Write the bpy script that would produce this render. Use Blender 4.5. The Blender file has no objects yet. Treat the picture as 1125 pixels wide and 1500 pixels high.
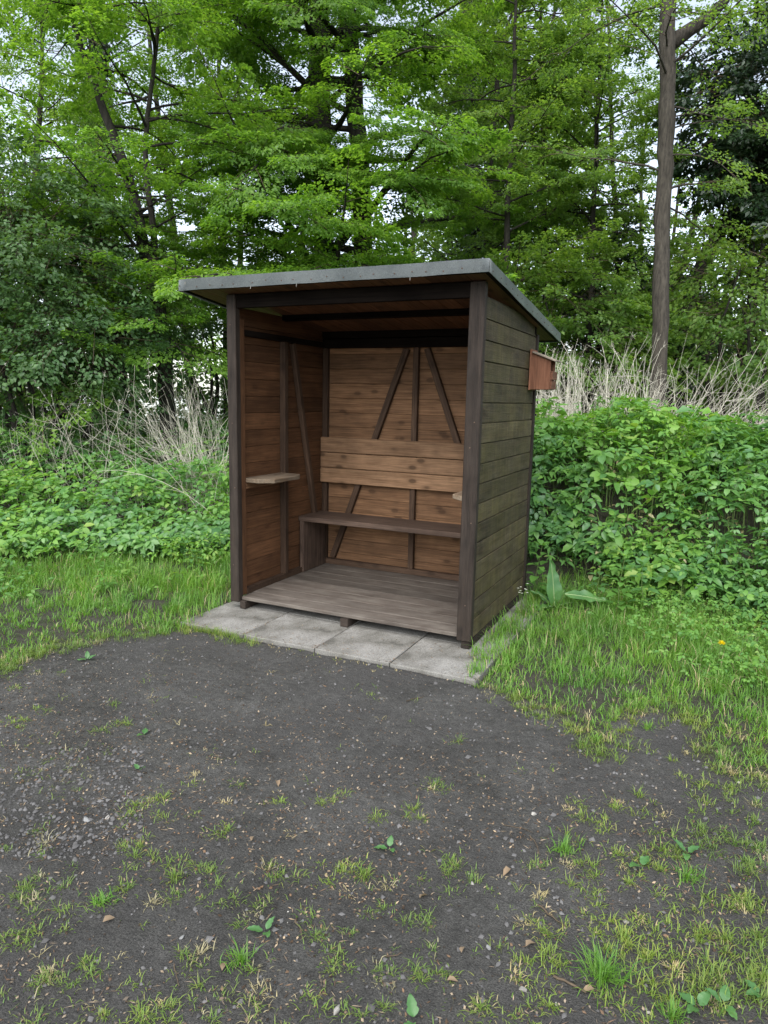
import bpy, bmesh, math, random
import numpy as np
from mathutils import Vector, Matrix

# ------------------------------------------------------------------ camera, sky, sun, exposure
scene = bpy.context.scene
COL = scene.collection
CAM = np.array([2.8768, -3.6786, 1.4196])
YAW, PITCH, ROLL, FPX = 0.4422, -0.16163, 0.0211, 1021.1      # solved from the shelter's edges
_f = np.array([-math.sin(YAW) * math.cos(PITCH), math.cos(YAW) * math.cos(PITCH), math.sin(PITCH)])
_r = np.array([math.cos(YAW), math.sin(YAW), 0.0])
_u = np.cross(_r, _f)
RGT = math.cos(ROLL) * _r + math.sin(ROLL) * _u
UPV = -math.sin(ROLL) * _r + math.cos(ROLL) * _u
FWD = _f
cd = bpy.data.cameras.new('camera')
cam = bpy.data.objects.new('camera', cd)
COL.objects.link(cam)
M = Matrix.Identity(4)
for i in range(3):
    M[i][0], M[i][1], M[i][2], M[i][3] = RGT[i], UPV[i], -FWD[i], CAM[i]
cam.matrix_world = M
cd.sensor_fit = 'HORIZONTAL'
cd.sensor_width = 36.0
cd.lens = FPX / 1125 * 36.0
cd.clip_start = 0.05
cd.clip_end = 3000
scene.camera = cam

SUN_EL, SUN_AZ = math.radians(52), math.radians(175)     # azimuth clockwise from +Y
w = bpy.data.worlds.new('World')
scene.world = w
w.use_nodes = True
wn, wl = w.node_tree.nodes, w.node_tree.links
wn.clear()
sky = wn.new('ShaderNodeTexSky')
sky.sky_type = 'NISHITA'
sky.sun_disc = False
sky.sun_elevation = SUN_EL
sky.sun_rotation = SUN_AZ
sky.air_density = 1.0
sky.dust_density = 1.0
sky.ozone_density = 1.0
hs = wn.new('ShaderNodeHueSaturation')
hs.inputs['Saturation'].default_value = 0.5            # a thin even cloud layer
bg = wn.new('ShaderNodeBackground')
bg.inputs['Strength'].default_value = 0.115
wo = wn.new('ShaderNodeOutputWorld')
wl.new(sky.outputs[0], hs.inputs['Color'])
wl.new(hs.outputs[0], bg.inputs['Color'])
wl.new(bg.outputs[0], wo.inputs['Surface'])

sd = bpy.data.lights.new('sun', 'SUN')
sd.energy = 1.5
sd.angle = math.radians(75)
sd.color = (1.0, 0.97, 0.92)
sun = bpy.data.objects.new('sun', sd)
COL.objects.link(sun)
sdir = Vector((math.sin(SUN_AZ) * math.cos(SUN_EL), math.cos(SUN_AZ) * math.cos(SUN_EL), math.sin(SUN_EL)))
sun.rotation_euler = sdir.to_track_quat('Z', 'Y').to_euler()
sun.location = (0, -6, 12)
scene.view_settings.view_transform = 'Standard'
scene.view_settings.look = 'None'
scene.view_settings.gamma = 1.0
scene.view_settings.use_curve_mapping = False
scene.view_settings.exposure = 1.6
scene.render.engine = 'CYCLES'
scene.cycles.max_bounces = 6
scene.cycles.transparent_max_bounces = 4

rng = np.random.default_rng(11)
random.seed(5)


# ------------------------------------------------------------------ helpers
def ray(px, py):
    return FWD + RGT * (px - 562.5) / FPX - UPV * (py - 750) / FPX


def at(px, py, depth):
    return CAM + ray(px, py) * depth


def G(px, py, z=0.0):
    d = ray(px, py)
    return CAM + d * (z - CAM[2]) / d[2]


def nrm(a):
    return a / np.maximum(np.linalg.norm(a, axis=-1, keepdims=True), 1e-9)


def np_mesh(name, V, F, mats=None, mi=None, smooth=False):
    V = np.asarray(V, np.float32)
    F = np.asarray(F, np.int32)
    me = bpy.data.meshes.new(name)
    me.vertices.add(len(V))
    me.vertices.foreach_set('co', V.ravel())
    k = F.shape[1]
    me.loops.add(F.size)
    me.loops.foreach_set('vertex_index', F.ravel())
    me.polygons.add(len(F))
    me.polygons.foreach_set('loop_start', np.arange(len(F), dtype=np.int32) * k)
    if mi is not None:
        me.polygons.foreach_set('material_index', np.asarray(mi, np.int32))
    if smooth:
        me.polygons.foreach_set('use_smooth', np.ones(len(F), bool))
    me.update(calc_edges=True)
    for m in (mats or []):
        me.materials.append(m)
    return me


def link(name, data, parent=None, loc=None, rot=None):
    o = bpy.data.objects.new(name, data)
    COL.objects.link(o)
    if parent is not None:
        o.parent = parent
    if loc is not None:
        o.location = loc
    if rot is not None:
        o.rotation_euler = rot
    return o


def tag(o, label=None, cat=None, group=None, kind=None):
    if label:
        o['label'] = label
    if cat:
        o['category'] = cat
    if group:
        o['group'] = group
    if kind:
        o['kind'] = kind
    return o


def empty(name, loc, label, cat, group=None):
    o = bpy.data.objects.new(name, None)
    COL.objects.link(o)
    o.location = loc
    o.empty_display_size = 0.1
    return tag(o, label, cat, group)


class Acc:
    """collects uniform-triangle chunks into one mesh"""
    def __init__(self):
        self.V, self.F, self.M, self.n = [], [], [], 0

    def add(self, V, F, m=0):
        if len(V) == 0:
            return
        self.V.append(np.asarray(V, np.float32))
        self.F.append(np.asarray(F, np.int64) + self.n)
        self.M.append(np.full(len(F), m))
        self.n += len(V)

    def mesh(self, name, mats, smooth=False):
        return np_mesh(name, np.concatenate(self.V), np.concatenate(self.F), mats, np.concatenate(self.M), smooth)


def tube(pts, rad, sides=7, cap=False, wob=0.0, seed=0):
    """triangulated tapered tube along a polyline"""
    P = np.asarray(pts, float)
    R = np.broadcast_to(np.asarray(rad, float), (len(P),))
    T = nrm(np.gradient(P, axis=0))
    ref = np.where(np.abs(T[:, 2:3]) > 0.92, np.array([[1.0, 0, 0]]), np.array([[0, 0, 1.0]]))
    A = nrm(np.cross(T, ref))
    for i in range(1, len(A)):
        if A[i] @ A[i - 1] < 0:
            A[i] = -A[i]
    B = np.cross(T, A)
    an = np.arange(sides) * 2 * math.pi / sides
    ring = A[:, None, :] * np.cos(an)[None, :, None] + B[:, None, :] * np.sin(an)[None, :, None]
    rr = R[:, None, None]
    if wob:
        g = np.random.default_rng(seed)
        rr = rr * (1 + wob * g.normal(size=(len(P), sides, 1)))
    V = (P[:, None, :] + ring * rr).reshape(-1, 3)
    n = len(P)
    i, j = np.meshgrid(np.arange(n - 1), np.arange(sides), indexing='ij')
    a = (i * sides + j).ravel()
    b = (i * sides + (j + 1) % sides).ravel()
    c_ = a + sides
    d = b + sides
    F = np.concatenate([np.stack([a, b, d], 1), np.stack([a, d, c_], 1)])
    return V, F


def kites(P, D, N, L, Wd, fold=0.12, droop=0.1):
    """simple two-triangle leaves. P base points, D direction, N normal"""
    D = nrm(D)
    S = nrm(np.cross(D, N))
    N2 = np.cross(S, D)
    L = np.asarray(L)[:, None]
    Wd = np.asarray(Wd)[:, None]
    mid = P + D * L * 0.45
    l = mid + S * Wd * 0.5 + N2 * Wd * fold
    r = mid - S * Wd * 0.5 + N2 * Wd * fold
    tip = P + D * L - N2 * L * droop
    V = np.stack([P, l, tip, r], 1).reshape(-1, 3)
    b = np.arange(len(P))[:, None] * 4
    F = np.concatenate([b + np.array([[0, 2, 1]]), b + np.array([[0, 3, 2]])], 0)
    return V, F


def leaflets(P, D, N, L, Wd, fold=0.12, droop=0.15, w1=0.85, w2=0.8):
    """eight-triangle ovate leaves with a folded midrib and drooping tip"""
    D = nrm(D)
    S = nrm(np.cross(D, N))
    U = np.cross(S, D)
    L = np.asarray(L, float)[:, None]
    W = np.asarray(Wd, float)[:, None] * 0.5
    dr = np.asarray(droop, float)
    if dr.ndim:
        dr = dr[:, None]
    m1 = P + D * L * 0.3 + U * L * 0.02
    m2 = P + D * L * 0.66 - U * L * dr * 0.35
    tip = P + D * L - U * L * dr
    l1, r1 = m1 + S * W * w1 + U * W * fold * 2, m1 - S * W * w1 + U * W * fold * 2
    l2, r2 = m2 + S * W * w2 + U * W * fold * 1.6, m2 - S * W * w2 + U * W * fold * 1.6
    V = np.stack([P, l1, m1, r1, l2, m2, r2, tip], 1).reshape(-1, 3)
    t = np.array([[0, 2, 1], [0, 3, 2], [1, 2, 5], [1, 5, 4], [2, 3, 6], [2, 6, 5], [4, 5, 7], [5, 6, 7]])
    F = (np.arange(len(P))[:, None, None] * 8 + t[None]).reshape(-1, 3)
    return V, F


def blades(P, H, Wd, lean, az, curl):
    """grass blades: five vertices, three triangles"""
    a = np.stack([np.cos(az), np.sin(az), np.zeros_like(az)], 1)
    s = np.stack([-np.sin(az), np.cos(az), np.zeros_like(az)], 1)
    z = np.array([[0, 0, 1.0]])
    H, Wd, lean, curl = H[:, None], Wd[:, None], lean[:, None], curl[:, None]
    mid = P + z * H * 0.55 * np.cos(lean) + a * H * 0.55 * np.sin(lean)
    tip = mid + z * H * 0.5 * np.cos(lean + curl) + a * H * 0.5 * np.sin(lean + curl)
    V = np.stack([P + s * Wd / 2, P - s * Wd / 2, mid + s * Wd * 0.42, mid - s * Wd * 0.42, tip], 1).reshape(-1, 3)
    t = np.array([[0, 1, 3], [0, 3, 2], [2, 3, 4]])
    F = (np.arange(len(P))[:, None, None] * 5 + t[None]).reshape(-1, 3)
    return V, F


def inpoly(x, y, poly):
    ins = np.zeros(len(x), bool)
    n = len(poly)
    for i in range(n):
        x1, y1 = poly[i]
        x2, y2 = poly[(i + 1) % n]
        c_ = ((y1 > y) != (y2 > y)) & (x < (x2 - x1) * (y - y1) / (y2 - y1 + 1e-12) + x1)
        ins ^= c_
    return ins


def vnoise(x, y, s, seed=0):
    """smooth value noise, roughly -1..1"""
    g = np.random.default_rng(seed)
    T = g.uniform(-1, 1, (64, 64))
    u, v = np.asarray(x) * s + 17.3, np.asarray(y) * s + 9.1
    i, j = np.floor(u).astype(int), np.floor(v).astype(int)
    a, b = u - i, v - j
    a, b = a * a * (3 - 2 * a), b * b * (3 - 2 * b)
    t = lambda p, q: T[p % 64, q % 64]
    return (t(i, j) * (1 - a) + t(i + 1, j) * a) * (1 - b) + (t(i, j + 1) * (1 - a) + t(i + 1, j + 1) * a) * b


def sstep(x, a, b):
    t = np.clip((np.asarray(x, float) - a) / (b - a), 0, 1)
    return t * t * (3 - 2 * t)


# ------------------------------------------------------------------ materials
def newmat(name):
    m = bpy.data.materials.new(name)
    m.use_nodes = True
    nt = m.node_tree
    nt.nodes.clear()
    out = nt.nodes.new('ShaderNodeOutputMaterial')
    return m, nt, out


def N_(nt, t, **kw):
    n = nt.nodes.new(t)
    for k, v in kw.items():
        if k in n.inputs:
            n.inputs[k].default_value = v
        else:
            setattr(n, k, v)
    return n


def ramp(nt, stops, src=None):
    r = nt.nodes.new('ShaderNodeValToRGB')
    e = r.color_ramp.elements
    e[0].position, e[0].color = stops[0][0], (*stops[0][1], 1)
    e[1].position, e[1].color = stops[1][0], (*stops[1][1], 1)
    for p, c_ in stops[2:]:
        x = e.new(p)
        x.color = (*c_, 1)
    if src is not None:
        nt.links.new(src, r.inputs[0])
    return r


def g3(v):
    return (v, v, v)


def mixc(nt, fac, a, b, mode='MIX'):
    m = nt.nodes.new('ShaderNodeMix')
    m.data_type = 'RGBA'
    m.blend_type = mode
    for sock, val in ((0, fac), (6, a), (7, b)):
        if hasattr(val, 'links') or hasattr(val, 'is_linked'):
            nt.links.new(val, m.inputs[sock])
        elif isinstance(val, tuple):
            m.inputs[sock].default_value = (*val, 1)
        else:
            m.inputs[sock].default_value = val
    return m.outputs[2]


def wood(name, dark, light, rough=0.75, knots=0.6, stain=None, stain_amt=0.5, grey=None, grey_amt=0.4, bump=0.3, spec=0.25, streak=0.0):
    """timber: grain along each piece's own X axis, offset per piece"""
    m, nt, out = newmat(name)
    L = nt.links
    tc = N_(nt, 'ShaderNodeTexCoord')
    oi = N_(nt, 'ShaderNodeObjectInfo')
    mul = N_(nt, 'ShaderNodeMath', operation='MULTIPLY')
    mul.inputs[1].default_value = 37.0
    L.new(oi.outputs['Random'], mul.inputs[0])
    cb = N_(nt, 'ShaderNodeCombineXYZ')
    L.new(mul.outputs[0], cb.inputs[0])
    L.new(mul.outputs[0], cb.inputs[1])
    add = N_(nt, 'ShaderNodeVectorMath', operation='ADD')
    L.new(tc.outputs['Object'], add.inputs[0])
    L.new(cb.outputs[0], add.inputs[1])
    mp = N_(nt, 'ShaderNodeMapping')
    mp.inputs['Scale'].default_value = (1.5, 34, 34)
    L.new(add.outputs[0], mp.inputs[0])
    n1 = N_(nt, 'ShaderNodeTexNoise', Scale=1.6, Detail=8.0, Roughness=0.68, Distortion=0.5)
    L.new(mp.outputs[0], n1.inputs['Vector'])
    r1 = ramp(nt, [(0.28, dark), (0.72, light)], n1.outputs[0])
    # fine fibres
    mp2 = N_(nt, 'ShaderNodeMapping')
    mp2.inputs['Scale'].default_value = (6, 190, 190)
    L.new(add.outputs[0], mp2.inputs[0])
    n2 = N_(nt, 'ShaderNodeTexNoise', Scale=1.0, Detail=3.0)
    L.new(mp2.outputs[0], n2.inputs['Vector'])
    r2 = ramp(nt, [(0.3, g3(0.62)), (0.7, g3(1.12))], n2.outputs[0])
    col = mixc(nt, 1.0, r1.outputs[0], r2.outputs[0], 'MULTIPLY')
    # blotches along the piece
    n3 = N_(nt, 'ShaderNodeTexNoise', Scale=3.2, Detail=4.0, Roughness=0.6)
    L.new(add.outputs[0], n3.inputs['Vector'])
    r3 = ramp(nt, [(0.3, g3(0.6)), (0.68, g3(1.15))], n3.outputs[0])
    col = mixc(nt, 0.8, col, r3.outputs[0], 'MULTIPLY')
    if knots:
        mk = N_(nt, 'ShaderNodeMapping')
        mk.inputs['Scale'].default_value = (5.0, 10, 10)
        L.new(add.outputs[0], mk.inputs[0])
        vo = N_(nt, 'ShaderNodeTexVoronoi', Scale=1.0, Randomness=1.0)
        L.new(mk.outputs[0], vo.inputs['Vector'])
        rk = ramp(nt, [(0.12, g3(1.0)), (0.20, g3(0.25)), (0.30, g3(0.0))], vo.outputs['Distance'])
        fk = N_(nt, 'ShaderNodeMath', operation='MULTIPLY')
        fk.inputs[1].default_value = knots
        L.new(rk.outputs[0], fk.inputs[0])
        col = mixc(nt, fk.outputs[0], col, tuple(x * 0.32 for x in dark))
    if grey is not None:
        ng = N_(nt, 'ShaderNodeTexNoise', Scale=5.0, Detail=6.0, Roughness=0.7)
        mg = N_(nt, 'ShaderNodeMapping')
        mg.inputs['Scale'].default_value = (0.8, 3, 3)
        L.new(add.outputs[0], mg.inputs[0])
        L.new(mg.outputs[0], ng.inputs['Vector'])
        rg = ramp(nt, [(0.38, g3(0.0)), (0.66, g3(grey_amt))], ng.outputs[0])
        col = mixc(nt, rg.outputs[0], col, grey)
    if stain is not None:
        ns = N_(nt, 'ShaderNodeTexNoise', Scale=4.5, Detail=8.0, Roughness=0.7)
        L.new(add.outputs[0], ns.inputs['Vector'])
        rs = ramp(nt, [(0.36, g3(0.0)), (0.64, g3(stain_amt))], ns.outputs[0])
        col = mixc(nt, rs.outputs[0], col, stain)
    if streak:
        mst = N_(nt, 'ShaderNodeMapping')
        mst.inputs['Scale'].default_value = (22, 1.5, 1.5)
        L.new(add.outputs[0], mst.inputs[0])
        nst = N_(nt, 'ShaderNodeTexNoise', Scale=1.0, Detail=6.0, Roughness=0.7)
        L.new(mst.outputs[0], nst.inputs['Vector'])
        rst = ramp(nt, [(0.36, g3(0.55)), (0.5, g3(1.0)), (0.66, (1.9, 1.8, 1.55))], nst.outputs[0])
        col = mixc(nt, streak, col, rst.outputs[0], 'MULTIPLY')
    # each piece a little lighter or darker
    rv = ramp(nt, [(0.0, g3(0.74)), (1.0, g3(1.18))], oi.outputs['Random'])
    col = mixc(nt, 1.0, col, rv.outputs[0], 'MULTIPLY')
    b = N_(nt, 'ShaderNodeBsdfPrincipled', Roughness=rough)
    b.inputs['Specular IOR Level'].default_value = spec
    L.new(col, b.inputs['Base Color'])
    bp = N_(nt, 'ShaderNodeBump', Strength=bump, Distance=0.004)
    ad = N_(nt, 'ShaderNodeMath', operation='ADD')
    L.new(n1.outputs[0], ad.inputs[0])
    L.new(n2.outputs[0], ad.inputs[1])
    L.new(ad.outputs[0], bp.inputs['Height'])
    L.new(bp.outputs[0], b.inputs['Normal'])
    L.new(b.outputs[0], out.inputs[0])
    return m


def leafmat(name, cols, trans=0.35, rough=0.5, patch=1.2, patch_col=None, spec=0.35, tcol=None):
    """leaf: colour by leaf (island), slow drift over the plant, light passing through"""
    m, nt, out = newmat(name)
    L = nt.links
    ge = N_(nt, 'ShaderNodeNewGeometry')
    st = [(i / max(1, len(cols) - 1), c_) for i, c_ in enumerate(cols)]
    r = ramp(nt, [st[0], st[-1]] + st[1:-1], ge.outputs['Random Per Island'])
    tc = N_(nt, 'ShaderNodeTexCoord')
    nz = N_(nt, 'ShaderNodeTexNoise', Scale=patch, Detail=3.0)
    L.new(tc.outputs['Object'], nz.inputs['Vector'])
    rr = ramp(nt, [(0.33, (0.72, 0.8, 0.85)), (0.67, (1.28, 1.18, 0.95))], nz.outputs[0])
    col = mixc(nt, 0.8, r.outputs[0], rr.outputs[0], 'MULTIPLY')
    b = N_(nt, 'ShaderNodeBsdfPrincipled', Roughness=rough)
    b.inputs['Specular IOR Level'].default_value = spec
    L.new(col, b.inputs['Base Color'])
    t = N_(nt, 'ShaderNodeBsdfTranslucent')
    tcl = mixc(nt, 1.0, col, tcol or (1.8, 1.8, 0.75), 'MULTIPLY')
    L.new(tcl, t.inputs['Color'])
    mx = N_(nt, 'ShaderNodeMixShader')
    mx.inputs[0].default_value = trans
    L.new(b.outputs[0], mx.inputs[1])
    L.new(t.outputs[0], mx.inputs[2])
    L.new(mx.outputs[0], out.inputs[0])
    return m


def plain(name, stops, scale=6.0, rough=0.8, bump=0.2, detail=6.0, spec=0.25, speck=None, dist=0.01, stretch=None):
    m, nt, out = newmat(name)
    L = nt.links
    tc = N_(nt, 'ShaderNodeTexCoord')
    src = tc.outputs['Object']
    if stretch:
        mp = N_(nt, 'ShaderNodeMapping')
        mp.inputs['Scale'].default_value = stretch
        L.new(src, mp.inputs[0])
        src = mp.outputs[0]
    n = N_(nt, 'ShaderNodeTexNoise', Scale=scale, Detail=detail, Roughness=0.65)
    L.new(src, n.inputs['Vector'])
    r = ramp(nt, stops, n.outputs[0])
    col = r.outputs[0]
    ge = N_(nt, 'ShaderNodeNewGeometry')
    rv = ramp(nt, [(0, g3(0.75)), (1, g3(1.2))], ge.outputs['Random Per Island'])
    col = mixc(nt, 1.0, col, rv.outputs[0], 'MULTIPLY')
    h = n.outputs[0]
    if speck:
        n2 = N_(nt, 'ShaderNodeTexNoise', Scale=speck[0], Detail=2.0)
        L.new(tc.outputs['Object'], n2.inputs['Vector'])
        r2 = ramp(nt, [(0.35, g3(speck[1])), (0.65, g3(speck[2]))], n2.outputs[0])
        col = mixc(nt, 1.0, col, r2.outputs[0], 'MULTIPLY')
        a = N_(nt, 'ShaderNodeMath', operation='ADD')
        L.new(n.outputs[0], a.inputs[0])
        L.new(n2.outputs[0], a.inputs[1])
        h = a.outputs[0]
    b = N_(nt, 'ShaderNodeBsdfPrincipled', Roughness=rough)
    b.inputs['Specular IOR Level'].default_value = spec
    L.new(col, b.inputs['Base Color'])
    bp = N_(nt, 'ShaderNodeBump', Strength=bump, Distance=dist)
    L.new(h, bp.inputs['Height'])
    L.new(bp.outputs[0], b.inputs['Normal'])
    L.new(b.outputs[0], out.inputs[0])
    return m


MT = {}
MT['post'] = wood('post_wood', (0.013, 0.009, 0.0065), (0.050, 0.036, 0.027), knots=0.5, grey=(0.064, 0.050, 0.040), grey_amt=0.4, bump=0.6)
MT['side'] = wood('side_board_wood', (0.015, 0.011, 0.007), (0.075, 0.053, 0.030), knots=0.6, stain=(0.088, 0.076, 0.026), stain_amt=0.55, grey=(0.18, 0.155, 0.100), grey_amt=0.30, bump=0.5, streak=0.38)
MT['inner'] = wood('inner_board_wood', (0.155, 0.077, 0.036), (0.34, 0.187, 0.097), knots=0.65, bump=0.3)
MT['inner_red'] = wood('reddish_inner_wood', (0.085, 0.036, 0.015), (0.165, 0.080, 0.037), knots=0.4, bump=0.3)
MT['rest'] = wood('backrest_wood', (0.225, 0.122, 0.062), (0.46, 0.275, 0.155), knots=0.8, bump=0.3)
MT['stud'] = wood('stud_wood', (0.050, 0.028, 0.017), (0.115, 0.070, 0.044), knots=0.5, bump=0.3)
MT['bench'] = wood('bench_wood', (0.055, 0.034, 0.024), (0.130, 0.088, 0.065), knots=0.35, bump=0.4)
MT['floor'] = wood('floor_wood', (0.074, 0.059, 0.047), (0.180, 0.150, 0.124), knots=0.3, grey=(0.195, 0.175, 0.148), grey_amt=0.6, stain=(0.065, 0.050, 0.042), stain_amt=0.5, bump=0.5)
MT['shelf'] = wood('shelf_wood', (0.15, 0.098, 0.060), (0.30, 0.215, 0.14), knots=0.4, grey=(0.27, 0.235, 0.18), grey_amt=0.5, bump=0.4)
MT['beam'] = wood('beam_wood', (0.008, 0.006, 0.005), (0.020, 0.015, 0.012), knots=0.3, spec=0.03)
MT['ceiling'] = wood('ceiling_wood', (0.12, 0.052, 0.023), (0.24, 0.115, 0.055), knots=0.6)
MT['nest'] = wood('nest_box_wood', (0.135, 0.055, 0.030), (0.27, 0.125, 0.072), knots=0.1, bump=0.4)
MT['nest_roof'] = wood('nest_roof_wood', (0.30, 0.24, 0.18), (0.50, 0.43, 0.34), knots=0.1)
MT['felt'] = plain('roofing_felt', [(0.3, (0.24, 0.265, 0.27)), (0.7, (0.40, 0.43, 0.43))], scale=5, rough=0.95, bump=0.5, speck=(420, 0.7, 1.3), dist=0.003)
MT['metal'] = plain('rusty_nail', [(0.3, (0.05, 0.04, 0.035)), (0.7, (0.14, 0.09, 0.06))], scale=80, rough=0.6)
MT['dark'] = plain('dark_hole', [(0.3, (0.012, 0.009, 0.007)), (0.7, (0.02, 0.015, 0.012))])
MT['slab'] = plain('concrete_slab', [(0.34, (0.070, 0.066, 0.056)), (0.46, (0.17, 0.162, 0.142)), (0.58, (0.235, 0.226, 0.205)), (0.75, (0.30, 0.29, 0.265))], scale=3.2, rough=0.92, bump=0.35, detail=9, speck=(150, 0.75, 1.2), dist=0.004)
MT['bark'] = plain('grey_bark', [(0.3, (0.024, 0.021, 0.017)), (0.7, (0.090, 0.078, 0.062))], scale=9, rough=0.95, bump=0.9, stretch=(3, 3, 0.6), detail=8, dist=0.03)
MT['darkbark'] = plain('dark_bark', [(0.3, (0.012, 0.011, 0.009)), (0.7, (0.042, 0.038, 0.030))], scale=8, rough=0.95, bump=0.7, stretch=(2.5, 2.5, 0.7), detail=7, dist=0.02)
MT['twig'] = plain('twig_bark', [(0.3, (0.05, 0.038, 0.026)), (0.7, (0.12, 0.09, 0.06))], scale=30, rough=0.9)
MT['stalk'] = plain('dead_stalk', [(0.3, (0.46, 0.42, 0.33)), (0.7, (0.70, 0.66, 0.56))], scale=12, rough=0.9, bump=0.1)
MT['stem'] = plain('green_stem', [(0.3, (0.07, 0.11, 0.03)), (0.7, (0.14, 0.20, 0.06))], scale=20, rough=0.7)
MT['rib'] = plain('pale_rib', [(0.3, (0.22, 0.30, 0.13)), (0.7, (0.30, 0.38, 0.18))], scale=20, rough=0.6)
MT['stone'] = plain('pale_stone', [(0.3, (0.20, 0.185, 0.16)), (0.7, (0.42, 0.40, 0.36))], scale=30, rough=0.85, bump=0.3)
MT['greystone'] = plain('grey_stone', [(0.3, (0.13, 0.13, 0.125)), (0.7, (0.30, 0.30, 0.29))], scale=30, rough=0.85, bump=0.3)
MT['gravel'] = plain('gravel_chips', [(0.3, (0.060, 0.058, 0.056)), (0.7, (0.165, 0.160, 0.155))], scale=14, rough=0.9)
MT['litter'] = leafmat('bark_litter', [(0.030, 0.023, 0.018), (0.19, 0.125, 0.085), (0.085, 0.060, 0.045), (0.34, 0.27, 0.20), (0.14, 0.115, 0.095), (0.05, 0.045, 0.04)], trans=0.0, rough=0.9, spec=0.1)
MT['dryleaf'] = leafmat('dry_leaf', [(0.17, 0.115, 0.075), (0.30, 0.23, 0.165)], trans=0.1, rough=0.85, spec=0.1)
MT['grass'] = leafmat('grass_blade', [(0.100, 0.230, 0.036), (0.150, 0.310, 0.050), (0.118, 0.270, 0.040), (0.210, 0.350, 0.075), (0.080, 0.200, 0.040)], trans=0.35, rough=0.45, patch=2.0)
MT['drygrass'] = leafmat('dry_grass_blade', [(0.34, 0.29, 0.16), (0.45, 0.39, 0.24), (0.28, 0.24, 0.12)], trans=0.2, rough=0.7, patch=2.0)
MT['tuft'] = leafmat('tuft_blade', [(0.140, 0.240, 0.045), (0.205, 0.280, 0.062), (0.110, 0.205, 0.042), (0.29, 0.31, 0.10)], trans=0.3, rough=0.5, patch=2.0)
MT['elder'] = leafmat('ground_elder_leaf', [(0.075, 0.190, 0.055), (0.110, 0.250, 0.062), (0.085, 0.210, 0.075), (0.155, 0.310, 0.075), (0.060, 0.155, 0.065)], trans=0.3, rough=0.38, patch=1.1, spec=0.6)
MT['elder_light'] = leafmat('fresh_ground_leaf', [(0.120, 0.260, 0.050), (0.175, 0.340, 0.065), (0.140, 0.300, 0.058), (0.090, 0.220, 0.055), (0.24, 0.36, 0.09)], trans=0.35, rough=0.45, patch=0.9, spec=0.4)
MT['nettle'] = leafmat('nettle_leaf', [(0.075, 0.185, 0.040), (0.105, 0.235, 0.050), (0.055, 0.145, 0.040), (0.13, 0.27, 0.060)], trans=0.3, rough=0.6, patch=1.5, spec=0.25)
MT['broad'] = leafmat('broad_green_leaf', [(0.075, 0.185, 0.060), (0.095, 0.215, 0.066)], trans=0.25, rough=0.38, patch=8, spec=0.5)
MT['beech'] = leafmat('beech_leaf', [(0.105, 0.215, 0.034), (0.145, 0.275, 0.044), (0.185, 0.315, 0.055), (0.082, 0.175, 0.032)], trans=0.5, rough=0.42, patch=0.6, spec=0.4)
MT['young'] = leafmat('young_tree_leaf', [(0.110, 0.205, 0.050), (0.150, 0.260, 0.062), (0.195, 0.300, 0.075), (0.085, 0.170, 0.045)], trans=0.5, rough=0.45, patch=0.6)
MT['haw'] = leafmat('hawthorn_leaf', [(0.062, 0.130, 0.045), (0.090, 0.172, 0.060), (0.048, 0.105, 0.040), (0.12, 0.21, 0.075)], trans=0.3, rough=0.42, patch=0.7, spec=0.4)
MT['ivy'] = leafmat('ivy_leaf', [(0.018, 0.042, 0.018), (0.030, 0.062, 0.024), (0.014, 0.034, 0.016)], trans=0.15, rough=0.35, patch=1.0, spec=0.5)
MT['far'] = leafmat('far_wood_leaf', [(0.078, 0.150, 0.042), (0.110, 0.195, 0.052), (0.150, 0.240, 0.062), (0.052, 0.108, 0.036)], trans=0.45, rough=0.5, patch=0.16)
MT['yellow'] = leafmat('yellow_petal', [(0.80, 0.62, 0.01), (0.88, 0.72, 0.02)], trans=0.15, rough=0.5)
MT['white'] = leafmat('white_petal', [(0.7, 0.7, 0.66), (0.8, 0.8, 0.76)], trans=0.2, rough=0.5)


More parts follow.
